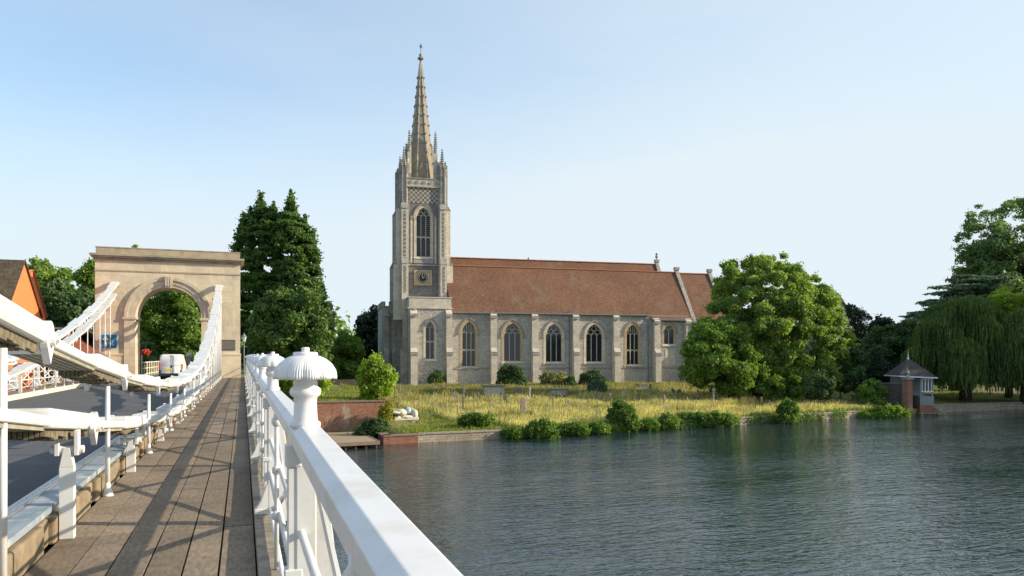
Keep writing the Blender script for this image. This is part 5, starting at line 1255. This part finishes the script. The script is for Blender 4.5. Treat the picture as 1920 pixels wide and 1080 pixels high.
# far house roof glimpsed between the trees, grey spire roof behind the big tree
q = P(657, 640, 190); ks = 190 / F; t = thing('distant_house', 'distant house with an orange roof between the trees', 'house', (q[0], q[1], gz(q[0], q[1])))
m = MB(); m.box(q[0] - 1.4, q[0] + 2, q[1], q[1] + 6, gz(q[0], q[1]) - 1, (HZ - 634) * ks); m.build('wall', M['redbrick'], t); m = MB(); m.prism([(q[0] - 1.7, q[1] - .3, (HZ - 634) * ks), (q[0] - 1.7, q[1] + 3, (HZ - 628) * ks), (q[0] - 1.7, q[1] + 6.3, (HZ - 634) * ks)], (4, 0, 0)); m.build('roof', M['ridge'], t)
q = P(1578, 600, 118); ks = 118 / F; t = thing('grey_gabled_house', 'steep grey stone gable rising behind the big leafy tree', 'house', (q[0], q[1], gz(q[0], q[1])))
m = MB(); m.prism([(q[0] - 2.5, q[1], -4), (q[0] + 2.0, q[1], -4), (q[0] + 2.0, q[1], (HZ - 590) * ks), (q[0] - .8, q[1], (HZ - 551) * ks), (q[0] - 2.5, q[1], (HZ - 590) * ks)], (0, 6, 0)); m.build('wall', M['dressd'], t)
m = MB(); m.bar((q[0] - .9, q[1] + 3, (HZ - 550) * ks), (q[0] + 2.4, q[1] + 3, (HZ - 596) * ks), 6.4, .2, up=(0, 0, 1)); m.build('roof', M['slate'], t)
q = P(640, 722, 88); 
m = MB(); m.box(q[0] - 5, q[0] + 3.2, q[1], q[1] + .4, gz(q[0], q[1]) - .3, (HZ - 712) / F * 88); t = m.build('churchyard_wall', M['slate'], loc=(q[0], q[1], -3.4)); tag(t, 'low blue-grey wall behind the lawn left of the church', 'wall')
# ============================================================ trees and plants
# the conifers behind the arch
tree('conifer', 'tall dark conifer with twin tips right of the arch, left one', 'tree', M['lf_conifer'], [(436, 600), (434, 455), (447, 425), (458, 400), (468, 388), (474, 400), (482, 378), (489, 361), (497, 385), (508, 396), (513, 377), (522, 400), (528, 440), (530, 600), (520, 690), (450, 690), (446, 640)], 92, 480, 52000, .76, .20, 3.2, flat=.45, seed=2, trunkpx=490, tr=.5, droop=.6, extra=tips(92, [(489, 361, 440, 22), (513, 377, 440, 14), (470, 386, 450, 18), (456, 408, 470, 16), (447, 428, 500, 14)]))
tree('conifer', 'tallest slender conifer behind the round yew, with a pointed tip', 'tree', M['lf_conifer'], [(515, 690), (512, 440), (526, 405), (536, 375), (545, 354), (551, 378), (560, 404), (572, 402), (578, 420), (588, 437), (594, 470), (600, 520), (603, 690)], 90, 480, 52000, .76, .20, 3.2, flat=.45, seed=3, trunkpx=546, tr=.45, droop=.6, extra=tips(90, [(545, 354, 450, 24), (572, 402, 480, 22), (588, 430, 520, 16), (526, 398, 450, 16)]))
tree('conifer', 'dark drooping conifer at the right edge of the group by the arch', 'tree', M['lf_dark'], [(590, 690), (590, 520), (600, 530), (610, 548), (620, 575), (630, 592), (622, 600), (624, 690)], 94, 80, 13000, .7, .22, 2.2, flat=.5, seed=4, trunkpx=605, droop=.8, extra=tips(94, [(600, 522, 600, 16), (618, 566, 630, 12)]))
tree('yew_tree', 'broad rounded dark green yew in front of the tall conifers', 'tree', M['lf_yew'], [(468, 700), (470, 610), (484, 575), (505, 552), (530, 540), (560, 538), (590, 552), (608, 576), (620, 610), (624, 700)], 76, 150, 34000, 1.0, .20, 3.6, flat=.8, seed=5, trunkpx=548)
tree('leafy_tree', 'light green loose tree between the yew and the church', 'tree', M['lf_mid'], [(606, 716), (612, 650), (622, 628), (645, 622), (668, 630), (682, 650), (686, 716)], 100, 70, 14000, 1.0, .26, 3, seed=6)
tree('yew_tree', 'very dark column of a tree against the west end of the church', 'tree', M['lf_black'], [(668, 712), (668, 610), (674, 590), (688, 580), (700, 573), (712, 572), (722, 580), (722, 712)], 118, 80, 12000, 1.3, .3, 4, seed=7)
tree('bush', 'bright lime green rounded bush at the end of the brick wall', 'bush', M['lf_lime'], [(672, 752), (669, 712), (674, 688), (690, 672), (706, 666), (722, 676), (736, 692), (742, 708), (736, 730), (722, 752)], 56.5, 65, 7000, .55, .15, 1.2, seed=8)
tree('bush', 'small lime green bush seen behind the nearest railing post', 'bush', M['lf_lime'], [(520, 740), (522, 700), (545, 690), (590, 690), (612, 702), (618, 722), (604, 745)], 54.5, 40, 5000, .5, .14, .8, seed=9)
tree('plant', 'yellow flowering creeper at the right end of the brick wall', 'plant', M['lf_gold'], [(712, 800), (712, 752), (722, 746), (734, 752), (736, 768), (730, 790), (722, 804)], 50.6, 30, 3200, .3, .09, .35, trunk=False, seed=10)
tree('plant', 'dark ivy in the corner between jetty and river wall', 'plant', M['lf_dark'], [(664, 826), (670, 806), (688, 790), (712, 784), (726, 792), (724, 824)], 48.5, 50, 6000, .4, .1, .5, trunk=False, seed=11, base=-5.4)
# through the arch and left
tree('leafy_tree', 'bright green tree filling the view through the stone arch', 'tree', M['lf_mid'], [(236, 706), (240, 590), (262, 545), (300, 528), (345, 534), (385, 556), (405, 600), (410, 706)], 84, 150, 42000, 1.0, .21, 3.5, seed=12, trunkpx=330)
tree('leafy_tree', 'dark green tree low on the left behind the stone arch', 'tree', M['lf_dark'], [(258, 706), (258, 650), (272, 640), (300, 660), (310, 706)], 76, 30, 7000, .7, .17, 1.5, trunk=False, seed=13)
tree('bush', 'small yellow-green bush beside the road beyond the arch', 'bush', M['lf_lime'], [(272, 712), (274, 688), (284, 682), (292, 694), (292, 712)], 70, 10, 1500, .4, .12, .5, trunk=False, seed=14)
tree('leafy_tree', 'large clipped dark hedge-like tree between the orange house and the arch', 'tree', M['lf_dark'], [(66, 680), (70, 545), (80, 534), (110, 530), (140, 532), (165, 545), (186, 570), (190, 680)], 74, 120, 24000, 1.0, .2, 3, seed=15)
tree('leafy_tree', 'lighter feathery tree rising behind the hedge-like tree left of the arch', 'tree', M['lf_ash'], [(48, 560), (50, 500), (62, 486), (80, 488), (98, 498), (110, 512), (124, 500), (134, 510), (140, 560)], 96, 55, 9000, 1.0, .24, 3, seed=16, trunkpx=85)
tree('leafy_tree', 'green tree pressed against the left shoulder of the stone arch', 'tree', M['lf_mid'], [(128, 580), (132, 525), (150, 505), (168, 486), (186, 490), (190, 620), (160, 620)], 80, 60, 12000, .9, .2, 2.5, seed=17, trunkpx=165)
tree('leafy_tree', 'thin tree top just showing above the left side of the arch', 'tree', M['lf_ash'], [(228, 500), (236, 466), (248, 458), (262, 466), (266, 500)], 98, 12, 1300, .8, .2, 1.2, seed=18)
# dark shrubbery left behind rods
tree('bush', 'dark shrubs behind the far railing beside the white building', 'bush', M['lf_dark'], [(76, 735), (80, 700), (100, 704), (130, 700), (160, 690), (200, 690), (236, 700), (236, 735)], 56.5, 40, 8000, .6, .14, 1.0, trunk=False, seed=19)
# big tree right of the church
big = [(1272, 690), (1284, 640), (1300, 610), (1326, 590), (1334, 545), (1344, 505), (1366, 488), (1392, 490), (1416, 478), (1446, 482), (1470, 476), (1492, 494), (1512, 512), (1534, 520), (1556, 545), (1572, 560), (1582, 600), (1598, 620), (1606, 660), (1600, 700), (1580, 735), (1545, 745), (1500, 738), (1440, 722), (1380, 722), (1320, 716), (1290, 712)]
tree('leafy_tree', 'large loose spreading tree beside the east end of the church', 'tree', M['lf_ash'], big, 80, 460, 110000, .85, .17, 6.0, seed=20, trunkpx=1420, limbs=14, flat=.85, tr=.5)
tree('leafy_tree', 'darker lower tree in front of the east end of the church', 'tree', M['lf_mid'], [(1272, 700), (1282, 650), (1310, 610), (1350, 600), (1400, 620), (1430, 660), (1440, 738), (1380, 742), (1300, 728)], 76, 130, 30000, .9, .19, 3, seed=21, trunkpx=1370, limbs=8)
tree('bush', 'dark rounded bush under the right side of the large loose tree', 'bush', M['lf_dark'], [(1508, 748), (1510, 712), (1530, 696), (1556, 700), (1566, 722), (1560, 748)], 72, 30, 6000, .6, .14, 1.4, trunk=False, seed=22)
tree('bush', 'spreading green bush at the foot of the large loose tree', 'bush', M['lf_mid'], [(1430, 752), (1434, 716), (1460, 700), (1500, 700), (1520, 716), (1522, 752)], 76, 50, 9000, .55, .14, 1.6, trunk=False, seed=122)
tree('bush', 'small russet bush under the large loose tree', 'bush', M['lf_russet'], [(1436, 740), (1440, 722), (1452, 715), (1462, 724), (1462, 740)], 78, 9, 900, .4, .12, .5, trunk=False, seed=23)
# right side
tree('leafy_tree', 'bare twiggy dark tree behind the right edge of the large loose tree', 'tree', M['lf_black'], [(1586, 700), (1584, 600), (1592, 560), (1606, 566), (1626, 580), (1636, 600), (1636, 700)], 104, 55, 4200, .9, .17, 2.5, seed=24, trunkpx=1604, limbs=14)
tree('conifer', 'dark layered conifer between the twiggy tree and the willow', 'tree', M['lf_black'], [(1618, 700), (1622, 625), (1632, 600), (1650, 588), (1664, 592), (1678, 610), (1682, 700)], 100, 50, 8000, 1.0, .25, 2.5, flat=.5, seed=25)
tree('leafy_tree', 'rounded dark green tree left of the weeping willow', 'tree', M['lf_dark'], [(1616, 720), (1616, 640), (1630, 618), (1655, 608), (1680, 612), (1700, 604), (1724, 606), (1740, 640), (1744, 730)], 88, 110, 26000, 1.0, .2, 3, seed=26)
tree('topiary', 'smooth clipped dark yew dome left of the summerhouse', 'bush', M['lf_black'], [(1628, 735), (1628, 690), (1640, 674), (1655, 671), (1668, 682), (1676, 700), (1676, 735)], 77, 40, 9000, .7, .13, 1.5, trunk=False, seed=27)
tree('bush', 'tangled dark shrub between the large loose tree and the clipped dome', 'bush', M['lf_dark'], [(1582, 735), (1580, 670), (1596, 650), (1620, 660), (1634, 690), (1634, 735)], 78, 50, 9000, .7, .16, 1.5, trunk=False, seed=28)
tree('plane_tree', 'towering pale green plane tree at the right edge', 'tree', M['lf_plane'], [(1792, 600), (1784, 520), (1786, 470), (1796, 440), (1812, 420), (1816, 395), (1840, 380), (1866, 388), (1890, 374), (1930, 370), (2000, 380), (2040, 470), (2040, 620), (1900, 640)], 110, 300, 34000, 1.15, .22, 7, seed=29, trunkpx=1908, limbs=16, tr=1.0)
# cedar: flat plates
def cedar():
    d = 92; a, b = ray(1790); bx, by = a * d, b * d; bz = gz(bx, by); t = thing('cedar_tree', 'flat-layered cedar reaching left above the weeping willow', 'tree', (bx, by, bz))
    r_ = random.Random(40); bl_ = []
    for (x0, x1, y) in ((1712, 1830, 590), (1700, 1760, 598), (1738, 1860, 572), (1745, 1800, 578), (1752, 1870, 549), (1760, 1880, 540), (1790, 1890, 528), (1800, 1880, 522), (1735, 1770, 566), (1780, 1900, 560)):
        x = x0
        while x < x1:
            p = P(x, y + r_.uniform(-4, 4) + (x - x0) * -.03, d + r_.uniform(-4, 4)); bl_.append((p[0], p[1], p[2], r_.uniform(.7, 1.3), r_.uniform(.7, 1.3), r_.uniform(.12, .24))); x += r_.uniform(5, 9)
    rs = np.random.RandomState(40); pts, nr = blob_pts(bl_, 26000, rs, .9); nr[:, 2] += 1.2
    quads_obj('crown', M['lf_cedar'], leaves(pts, nr, .17, rs, .5), t)
    m = MB(); H = P(1790, 522, d)[2] - bz; m.tube([(bx, by, bz), (bx, by, bz + H * .6), (bx + .4, by, bz + H)], [.7, .5, .12], 8)
    for q in r_.sample(bl_, 26): m.tube([(bx, by, q[2] - 1.2), ((bx + q[0]) / 2, (by + q[1]) / 2, q[2] - .5), (q[0], q[1], q[2])], [.2, .12, .04], 5)
    m.build('trunk', M['bark'], t, True)
cedar()
# weeping willow: long hanging strands in overlapping tiers
def willow(name, label, cxp, d, x0, x1, yt, seed, n, trunkpx, m_='lf_willow'):
    r_ = random.Random(seed); rs = np.random.RandomState(seed); k = d / F
    a, b = ray(trunkpx); bx, by = a * d, b * d; bz = gz(bx, by); t = thing(name, label, 'tree', (bx, by, bz))
    hw_ = (x1 - x0) * k / 2; cx_, cy_, _ = P(cxp, yt, d); zt = (HZ - yt) * k; Q = []; NR = []; heads = []
    # tiers of boughs, each an arching mound whose rim lets strands fall
    for q in range(46):
        ang = r_.uniform(0, 2 * pi); rr = sqrt(r_.random()) * .92; hx, hy = cx_ + hw_ * rr * cos(ang), cy_ + hw_ * .72 * rr * sin(ang)
        top = zt - (zt - bz) * (.62 * rr ** 2.1 + r_.uniform(0, .10)); R = r_.uniform(1.0, 2.3); heads.append((hx, hy, top, R))
    for hx, hy, top, R in heads:
        for s in range(int(n / 46)):
            u = r_.uniform(0, 2 * pi); v_ = sqrt(r_.random()); x, y = hx + R * v_ * cos(u), hy + R * v_ * sin(u); z = top - .75 * R * v_ ** 2.2; L = r_.uniform(.25, .85) * max(1.2, (top - bz - .7)) * (.45 + .55 * v_)
            L = min(L, z - bz - r_.uniform(.3, 1.8))
            if L < .5: continue
            st_ = int(L / .22); ph = r_.uniform(0, 6)
            for w in range(st_):
                zz = z - w * .22; Q.append((x + .05 * sin(ph + w * .5) + .12 * (w / 14) * cos(u), y + .05 * cos(ph + w * .6) + .12 * (w / 14) * sin(u), zz)); NR.append((cos(u + ph), sin(u + ph), .15 if w > 2 else 1.0))
    Q = np.array(Q); NR = np.array(NR); N = len(Q); NR = NR + rs.normal(size=NR.shape) * .35; NR /= np.linalg.norm(NR, axis=1)[:, None]
    tt = np.tile([0, 0, 1.0], (N, 1)) + rs.normal(size=(N, 3)) * .16; bb = np.cross(NR, tt); bb /= np.linalg.norm(bb, axis=1)[:, None]
    s = rs.uniform(.7, 1.3, N)[:, None]; V = np.stack([Q - tt * .17 * s, Q + bb * .05 * s, Q + tt * .17 * s, Q - bb * .05 * s], axis=1)
    quads_obj('crown', M[m_], V, t)
    m = MB(); m.tube([(bx, by, bz - .2), (bx + .3, by, bz + (zt - bz) * .4), (cx_, cy_, zt - 1.5)], [.65, .45, .15], 9)
    for q in r_.sample(heads, 16): m.tube([(bx + .2, by, bz + (zt - bz) * .35), ((bx + q[0]) / 2, (by + q[1]) / 2, q[2] + .1), (q[0], q[1], q[2] - .3)], [.25, .14, .05], 6)
    m.build('trunk', M['bark'], t, True)
willow('weeping_willow', 'broad weeping willow hanging over the bank beside the summerhouse', 1812, 80, 1688, 1935, 545, 50, 13000, 1810)
willow('weeping_willow', 'second weeping willow at the right edge of the river bank', 1925, 77, 1860, 2010, 560, 51, 6000, 1925)
def broad(name, label, x, y, h, r, m_, n, size, seed):
    r_ = random.Random(seed); rs = np.random.RandomState(seed); z = gz(x, y); t = thing(name, label, 'tree', (x, y, z)); bl_ = []
    for i in range(90):
        a = r_.uniform(0, 2 * pi); q = r_.random() ** .5; zz = r_.uniform(.28, .95); w = r * sin(pi * min(.93, max(.2, zz * .85))) * q
        bl_.append((x + w * cos(a), y + w * sin(a), z + h * zz, r * .22, r * .22, r * .18))
    pts, nr = blob_pts(bl_, n, rs); quads_obj('crown', M[m_], leaves(pts, nr, size, rs), t)
    m = MB(); m.tube([(x, y, z - .2), (x, y, z + h * .6)], [.6, .25], 8)
    for q in r_.sample(bl_, 12): m.tube([(x, y, z + h * .3), ((x + q[0]) / 2, (y + q[1]) / 2, (z + h * .35 + q[2]) / 2), q[:3]], [.25, .15, .05], 5)
    m.build('trunk', M['bark'], t, True)
broad('plane_tree', 'unseen tall tree on the point past the right edge, added to shade the bank', 98, 52, 22, 8.5, 'lf_plane', 30000, .3, 97)  # this row of trees is added so its shade falls on the right bank
broad('plane_tree', 'unseen leaning tree at the tip of the point, added to shade the right bank', 97, 42.5, 18, 7, 'lf_plane', 24000, .3, 98)
broad('plane_tree', 'unseen tall tree past the right edge, added to shade the bank, nearer one', 88, 49.5, 17, 6, 'lf_plane', 30000, .3, 95)
broad('plane_tree', 'tall tree at the right edge, added to shade the bank, farther one', 106, 76, 21, 9, 'lf_plane', 30000, .3, 96)
tree('leafy_tree', 'sunlit light green crown showing between willow and plane tree', 'tree', M['lf_lime'], [(1858, 580), (1862, 545), (1880, 536), (1900, 548), (1925, 552), (1925, 590), (1880, 590)], 84, 26, 4200, .8, .18, 1.5, seed=31)
m = MB(); 
# shrubs along the church wall
for i, (poly, mt, lab, d) in enumerate((
 ([(804, 725), (806, 704), (816, 696), (828, 700), (834, 725)], 'lf_yew', 'small olive shrub against the church wall under the first window', 93.5),
 ([(932, 728), (934, 696), (948, 684), (966, 684), (980, 696), (986, 722), (970, 728)], 'lf_dark', 'dark shrub against the church wall under the second nave window', 92.5),
 ([(1010, 728), (1010, 704), (1030, 698), (1056, 700), (1066, 712), (1066, 728)], 'lf_rose', 'straggling pale flowered rose bush along the church wall', 92.5),
 ([(1058, 740), (1060, 714), (1070, 704), (1078, 716), (1076, 740)], 'lf_dark', 'narrow green shrub at the foot of the middle buttress', 91.0),
 ([(1086, 728), (1088, 704), (1104, 694), (1124, 698), (1136, 712), (1134, 728)], 'lf_dark', 'dark shrub against the church wall behind the blue-green bush', 92.5),
 ([(1100, 752), (1104, 720), (1114, 712), (1130, 714), (1138, 730), (1132, 752)], 'lf_cedar', 'blue-green bush among the graves in front of the church wall', 82),
)): tree('shrub', lab, 'shrub', M[mt], poly, d, 60, 5200, .6, .13, .8, trunk=True, seed=60 + i, limbs=4)
# riverside shrubs
for i, (poly, mt, lab, d, nl) in enumerate((
 ([(1138, 806), (1140, 776), (1148, 760), (1160, 752), (1172, 756), (1188, 770), (1196, 790), (1200, 806)], 'lf_ivy', 'tall bushy shrub on the river wall in the middle of the bank', 54.3, 7000),
 ([(1456, 794), (1458, 768), (1468, 752), (1480, 748), (1492, 758), (1498, 778), (1494, 794)], 'lf_ivy', 'rounded green shrub on the river wall below the big tree', 61, 4500),
 ([(984, 822), (988, 798), (1002, 788), (1020, 788), (1036, 796), (1046, 812), (1040, 822)], 'lf_ivy', 'low rounded shrub at the water edge left of the tall shrub', 50, 4500),
 ([(940, 822), (944, 808), (960, 802), (980, 806), (984, 820)], 'lf_ivy', 'trailing plant over the river wall left of the low rounded shrub', 49.6, 2200),
 ([(1046, 818), (1050, 802), (1066, 796), (1086, 796), (1100, 800), (1104, 814)], 'lf_ivy', 'trailing ivy over the river wall right of the low rounded shrub', 51.5, 3000),
 ([(1104, 814), (1104, 798), (1120, 792), (1140, 798), (1142, 812)], 'lf_ivy', 'ivy over the river wall just left of the tall bushy shrub', 52.8, 2200),
 ([(1196, 808), (1198, 794), (1212, 786), (1232, 790), (1240, 804)], 'lf_ivy', 'ivy over the river wall just right of the tall bushy shrub', 55.2, 2200),
 ([(1234, 806), (1236, 786), (1252, 778), (1268, 782), (1272, 802)], 'lf_ivy', 'bushy left end of the riverside hedge', 56.2, 3200),
 ([(1268, 804), (1268, 780), (1290, 774), (1320, 774), (1350, 776), (1370, 780), (1374, 798)], 'lf_ivy', 'long dense hedge row trailing over the river wall', 57.6, 8500),
 ([(860, 800), (862, 786), (880, 778), (906, 776), (922, 784), (926, 796), (900, 802)], 'lf_ivy', 'low green clump in the golden grass by the pale obelisk', 51.5, 3200),
 ([(1606, 788), (1608, 776), (1630, 766), (1660, 762), (1690, 764), (1704, 770), (1704, 786)], 'lf_mid', 'green reeds on the bank left of the brick pier', 66.5, 6000),
)): tree('riverside_shrub', lab, 'shrub', M[mt], poly, d, 80, int(nl * 1.2), .32, .095, .7, rough=1.2, spray=1.3, trunk=False, seed=80 + i, base=-5.2, flat=.9)
tree('shrub', 'leafy shrub growing against the left part of the dark garden wall', 'shrub', M['lf_mid'], [(1606, 762), (1608, 730), (1624, 714), (1646, 712), (1662, 730), (1660, 762)], 71.5, 50, 7000, .5, .12, .8, trunk=False, seed=131)
# far tree lines: read as one mass
def treeline(name, label, m_, x0, x1, y0, y1, h0, h1, n, size, seed):
    r_ = random.Random(seed); rs = np.random.RandomState(seed); bl_ = []
    for i in range(int(n / 60)):
        x = r_.uniform(x0, x1); y = r_.uniform(y0, y1); z = gz(x, y); h = r_.uniform(h0, h1); R = h * .4
        bl_.append((x, y, z + h * .5, R, R, h * .55))
    pts, nr = blob_pts(bl_, n, rs, .4); o = quads_obj(name, M[m_], leaves(pts, nr, size, rs), None, (x0, y0, 0)); tag(o, label, 'woodland', kind='stuff')
treeline('far_woodland', 'distant wood on the skyline beyond the town', 'lf_far', -160, 620, 330, 420, 9, 15, 26000, 1.2, 90)
treeline('background_trees', 'mass of trees behind the bridge approach and churchyard', 'lf_mid', -70, 16, 125, 170, 7, 11, 16000, .6, 91)
treeline('background_trees', 'mass of trees behind the willows on the right', 'lf_dark', 72, 150, 100, 150, 6, 10, 16000, .5, 92)
# ============================================================ long grass
def grass(name, label, mt, n, xr, yfun, h, w, seed, dens=None):
    rs = np.random.RandomState(seed); x = rs.uniform(xr[0], xr[1], n * 3); bk = np.interp(x, [p[0] for p in BANK], [p[1] for p in BANK])
    t = rs.uniform(0, 1, n * 3) ** 1.35; lo, hi = yfun; y = bk + lo + (hi - lo) * t
    keep = np.ones(n * 3, bool)
    if dens: keep = dens(x, y, y - bk, rs)
    x, y = x[keep][:n], y[keep][:n]
    k2 = np.ones(len(x), bool)
    for a, b, w_ in GRAVES: k2 &= ~((np.abs(x - a - (b - y) * .0) < w_ * .5 + .12) & (y < b + .2) & (y > b - 2.4))
    x, y = x[k2], y[k2]
    z = np.array([gz(a, b) for a, b in zip(x, y)]); N = len(x)
    an = rs.uniform(0, pi, N); hh = h * rs.uniform(.5, 1.25, N); ww = w * rs.uniform(.6, 1.3, N); lx = rs.normal(size=N) * .22 * hh; ly = rs.normal(size=N) * .22 * hh
    dx, dy = np.cos(an) * ww / 2, np.sin(an) * ww / 2
    V = np.stack([np.stack([x - dx, y - dy, z - .05], 1), np.stack([x + dx, y + dy, z - .05], 1), np.stack([x + lx + dx * .5, y + ly + dy * .5, z + hh], 1), np.stack([x + lx - dx * .5, y + ly - dy * .5, z + hh * .92], 1)], 1)
    o = quads_obj(name, M[mt], V, None, (float(xr[0]), 50.0, -4.5)); tag(o, label, 'grass', kind='stuff')
def nz(x, y, s, p): return np.sin(x * s + p) * np.cos(y * s * 1.7 + p * 2) + .6 * np.sin(x * s * 2.3 - y * s * 1.9 + p)
def lawn(x, y, t): return ((x < 17.5) & (t < 5.5) & (x + t * .3 < 18)) | ((x < 14.5) & (t < 14))
grass('meadow_grass', 'tall golden seed-head grass of the churchyard meadow', 'g_gold', 52000, (13, 56), (.4, 30), .48, .05, 1, lambda x, y, t, rs: ((nz(x, y, .35, 1) + rs.normal(size=len(x)) * .4) > -.45) & ~lawn(x, y, t) & ~(t + rs.normal(size=len(x)) * 3 > 21))
grass('meadow_grass', 'green grass growing through the churchyard meadow', 'g_green', 46000, (10, 60), (.3, 38), .30, .055, 2, lambda x, y, t, rs: ((nz(x, y, .35, 1) + rs.normal(size=len(x)) * .5) < .25) & ~(lawn(x, y, t) & (rs.uniform(size=len(x)) < .8)))
grass('meadow_grass', 'pale dry grass near the church wall and under the big tree', 'g_pale', 26000, (12, 60), (12, 42), .38, .045, 3, lambda x, y, t, rs: (nz(x, y, .5, 3) + rs.normal(size=len(x)) * .4) > .25)
grass('meadow_grass', 'olive grey-green grass towards the church wall', 'g_olive', 42000, (12, 60), (15, 41.5), .26, .05, 8, lambda x, y, t, rs: (t + rs.normal(size=len(x)) * 4 > 20))
grass('lawn_grass', 'bright lawn behind the willow and the summerhouse', 'g_green', 16000, (61, 84), (3, 30), .12, .06, 9)
grass('meadow_grass', 'scattered taller pale seed heads standing above the meadow', 'g_pale', 9000, (13, 56), (.6, 32), .72, .045, 7, lambda x, y, t, rs: ((nz(x, y, .8, 2) + rs.normal(size=len(x)) * .3) > .35) & ~lawn(x, y, t))
def fringe():
    rs = np.random.RandomState(17); x = rs.uniform(18, 50, 22000); x = x[(np.sin(x * 1.3) + .7 * np.sin(x * 3.1 + 1) + rs.normal(size=len(x)) * .35 > -.7) & ((x < 37.5) | (rs.uniform(size=len(x)) < .25))]
    bk = np.interp(x, [p[0] for p in BANK], [p[1] for p in BANK]); q = rs.uniform(0, 1, len(x)) ** 1.4; y = bk - .15 - .22 * rs.uniform(size=len(x)) + .4 * (q < .12); z = -4.88 + .12 * rs.normal(size=len(x)) - q * .62
    P_ = np.stack([x, y, z], 1); N_ = np.tile([0, -1.0, .5], (len(x), 1)); o = quads_obj('riverside_weeds', M['lf_ivy'], leaves(P_, N_, .085, rs, .9), None, (18, 47, -5)); tag(o, 'ragged green weeds trailing over the river wall', 'weeds', kind='stuff')
fringe()
grass('lawn_grass', 'short green grass by the path and the wall top', 'g_green', 22000, (2, 19), (.3, 26), .14, .05, 4, lambda x, y, t, rs: ~((x < 9.6) & (t < 5.2)))

# ============================================================ repeats share a group phrase
GROUPS = {'gravestone': 'gravestones in the churchyard meadow', 'table_tomb': 'table tombs near the church wall', 'suspension_chain': 'suspension chains of the bridge',
          'river_wall': 'lengths of the river wall', 'wall_lantern': 'lanterns on the piers of the stone arch', 'riverside_shrub': 'shrubs along the river wall',
          'shrub': 'shrubs against old walls in the churchyard', 'bollard': 'grey posts by the church door', 'conifer': 'tall dark conifers', 'weeping_willow': 'weeping willows on the river bank',
          'leafy_tree': 'broadleaved trees around the churchyard and bridge', 'plane_tree': 'large riverside plane trees', 'yew_tree': 'dark yew trees', 'girder': 'girders along the road edges',
          'orange_house': 'orange gabled houses left of the bridge', 'bush': 'bushes on the banks'}
for o in bpy.context.scene.objects:
    if o.parent is None and o.get('category'):
        k = o.name.split('.')[0]
        if k in GROUPS and not o.get('group'): o['group'] = GROUPS[k]
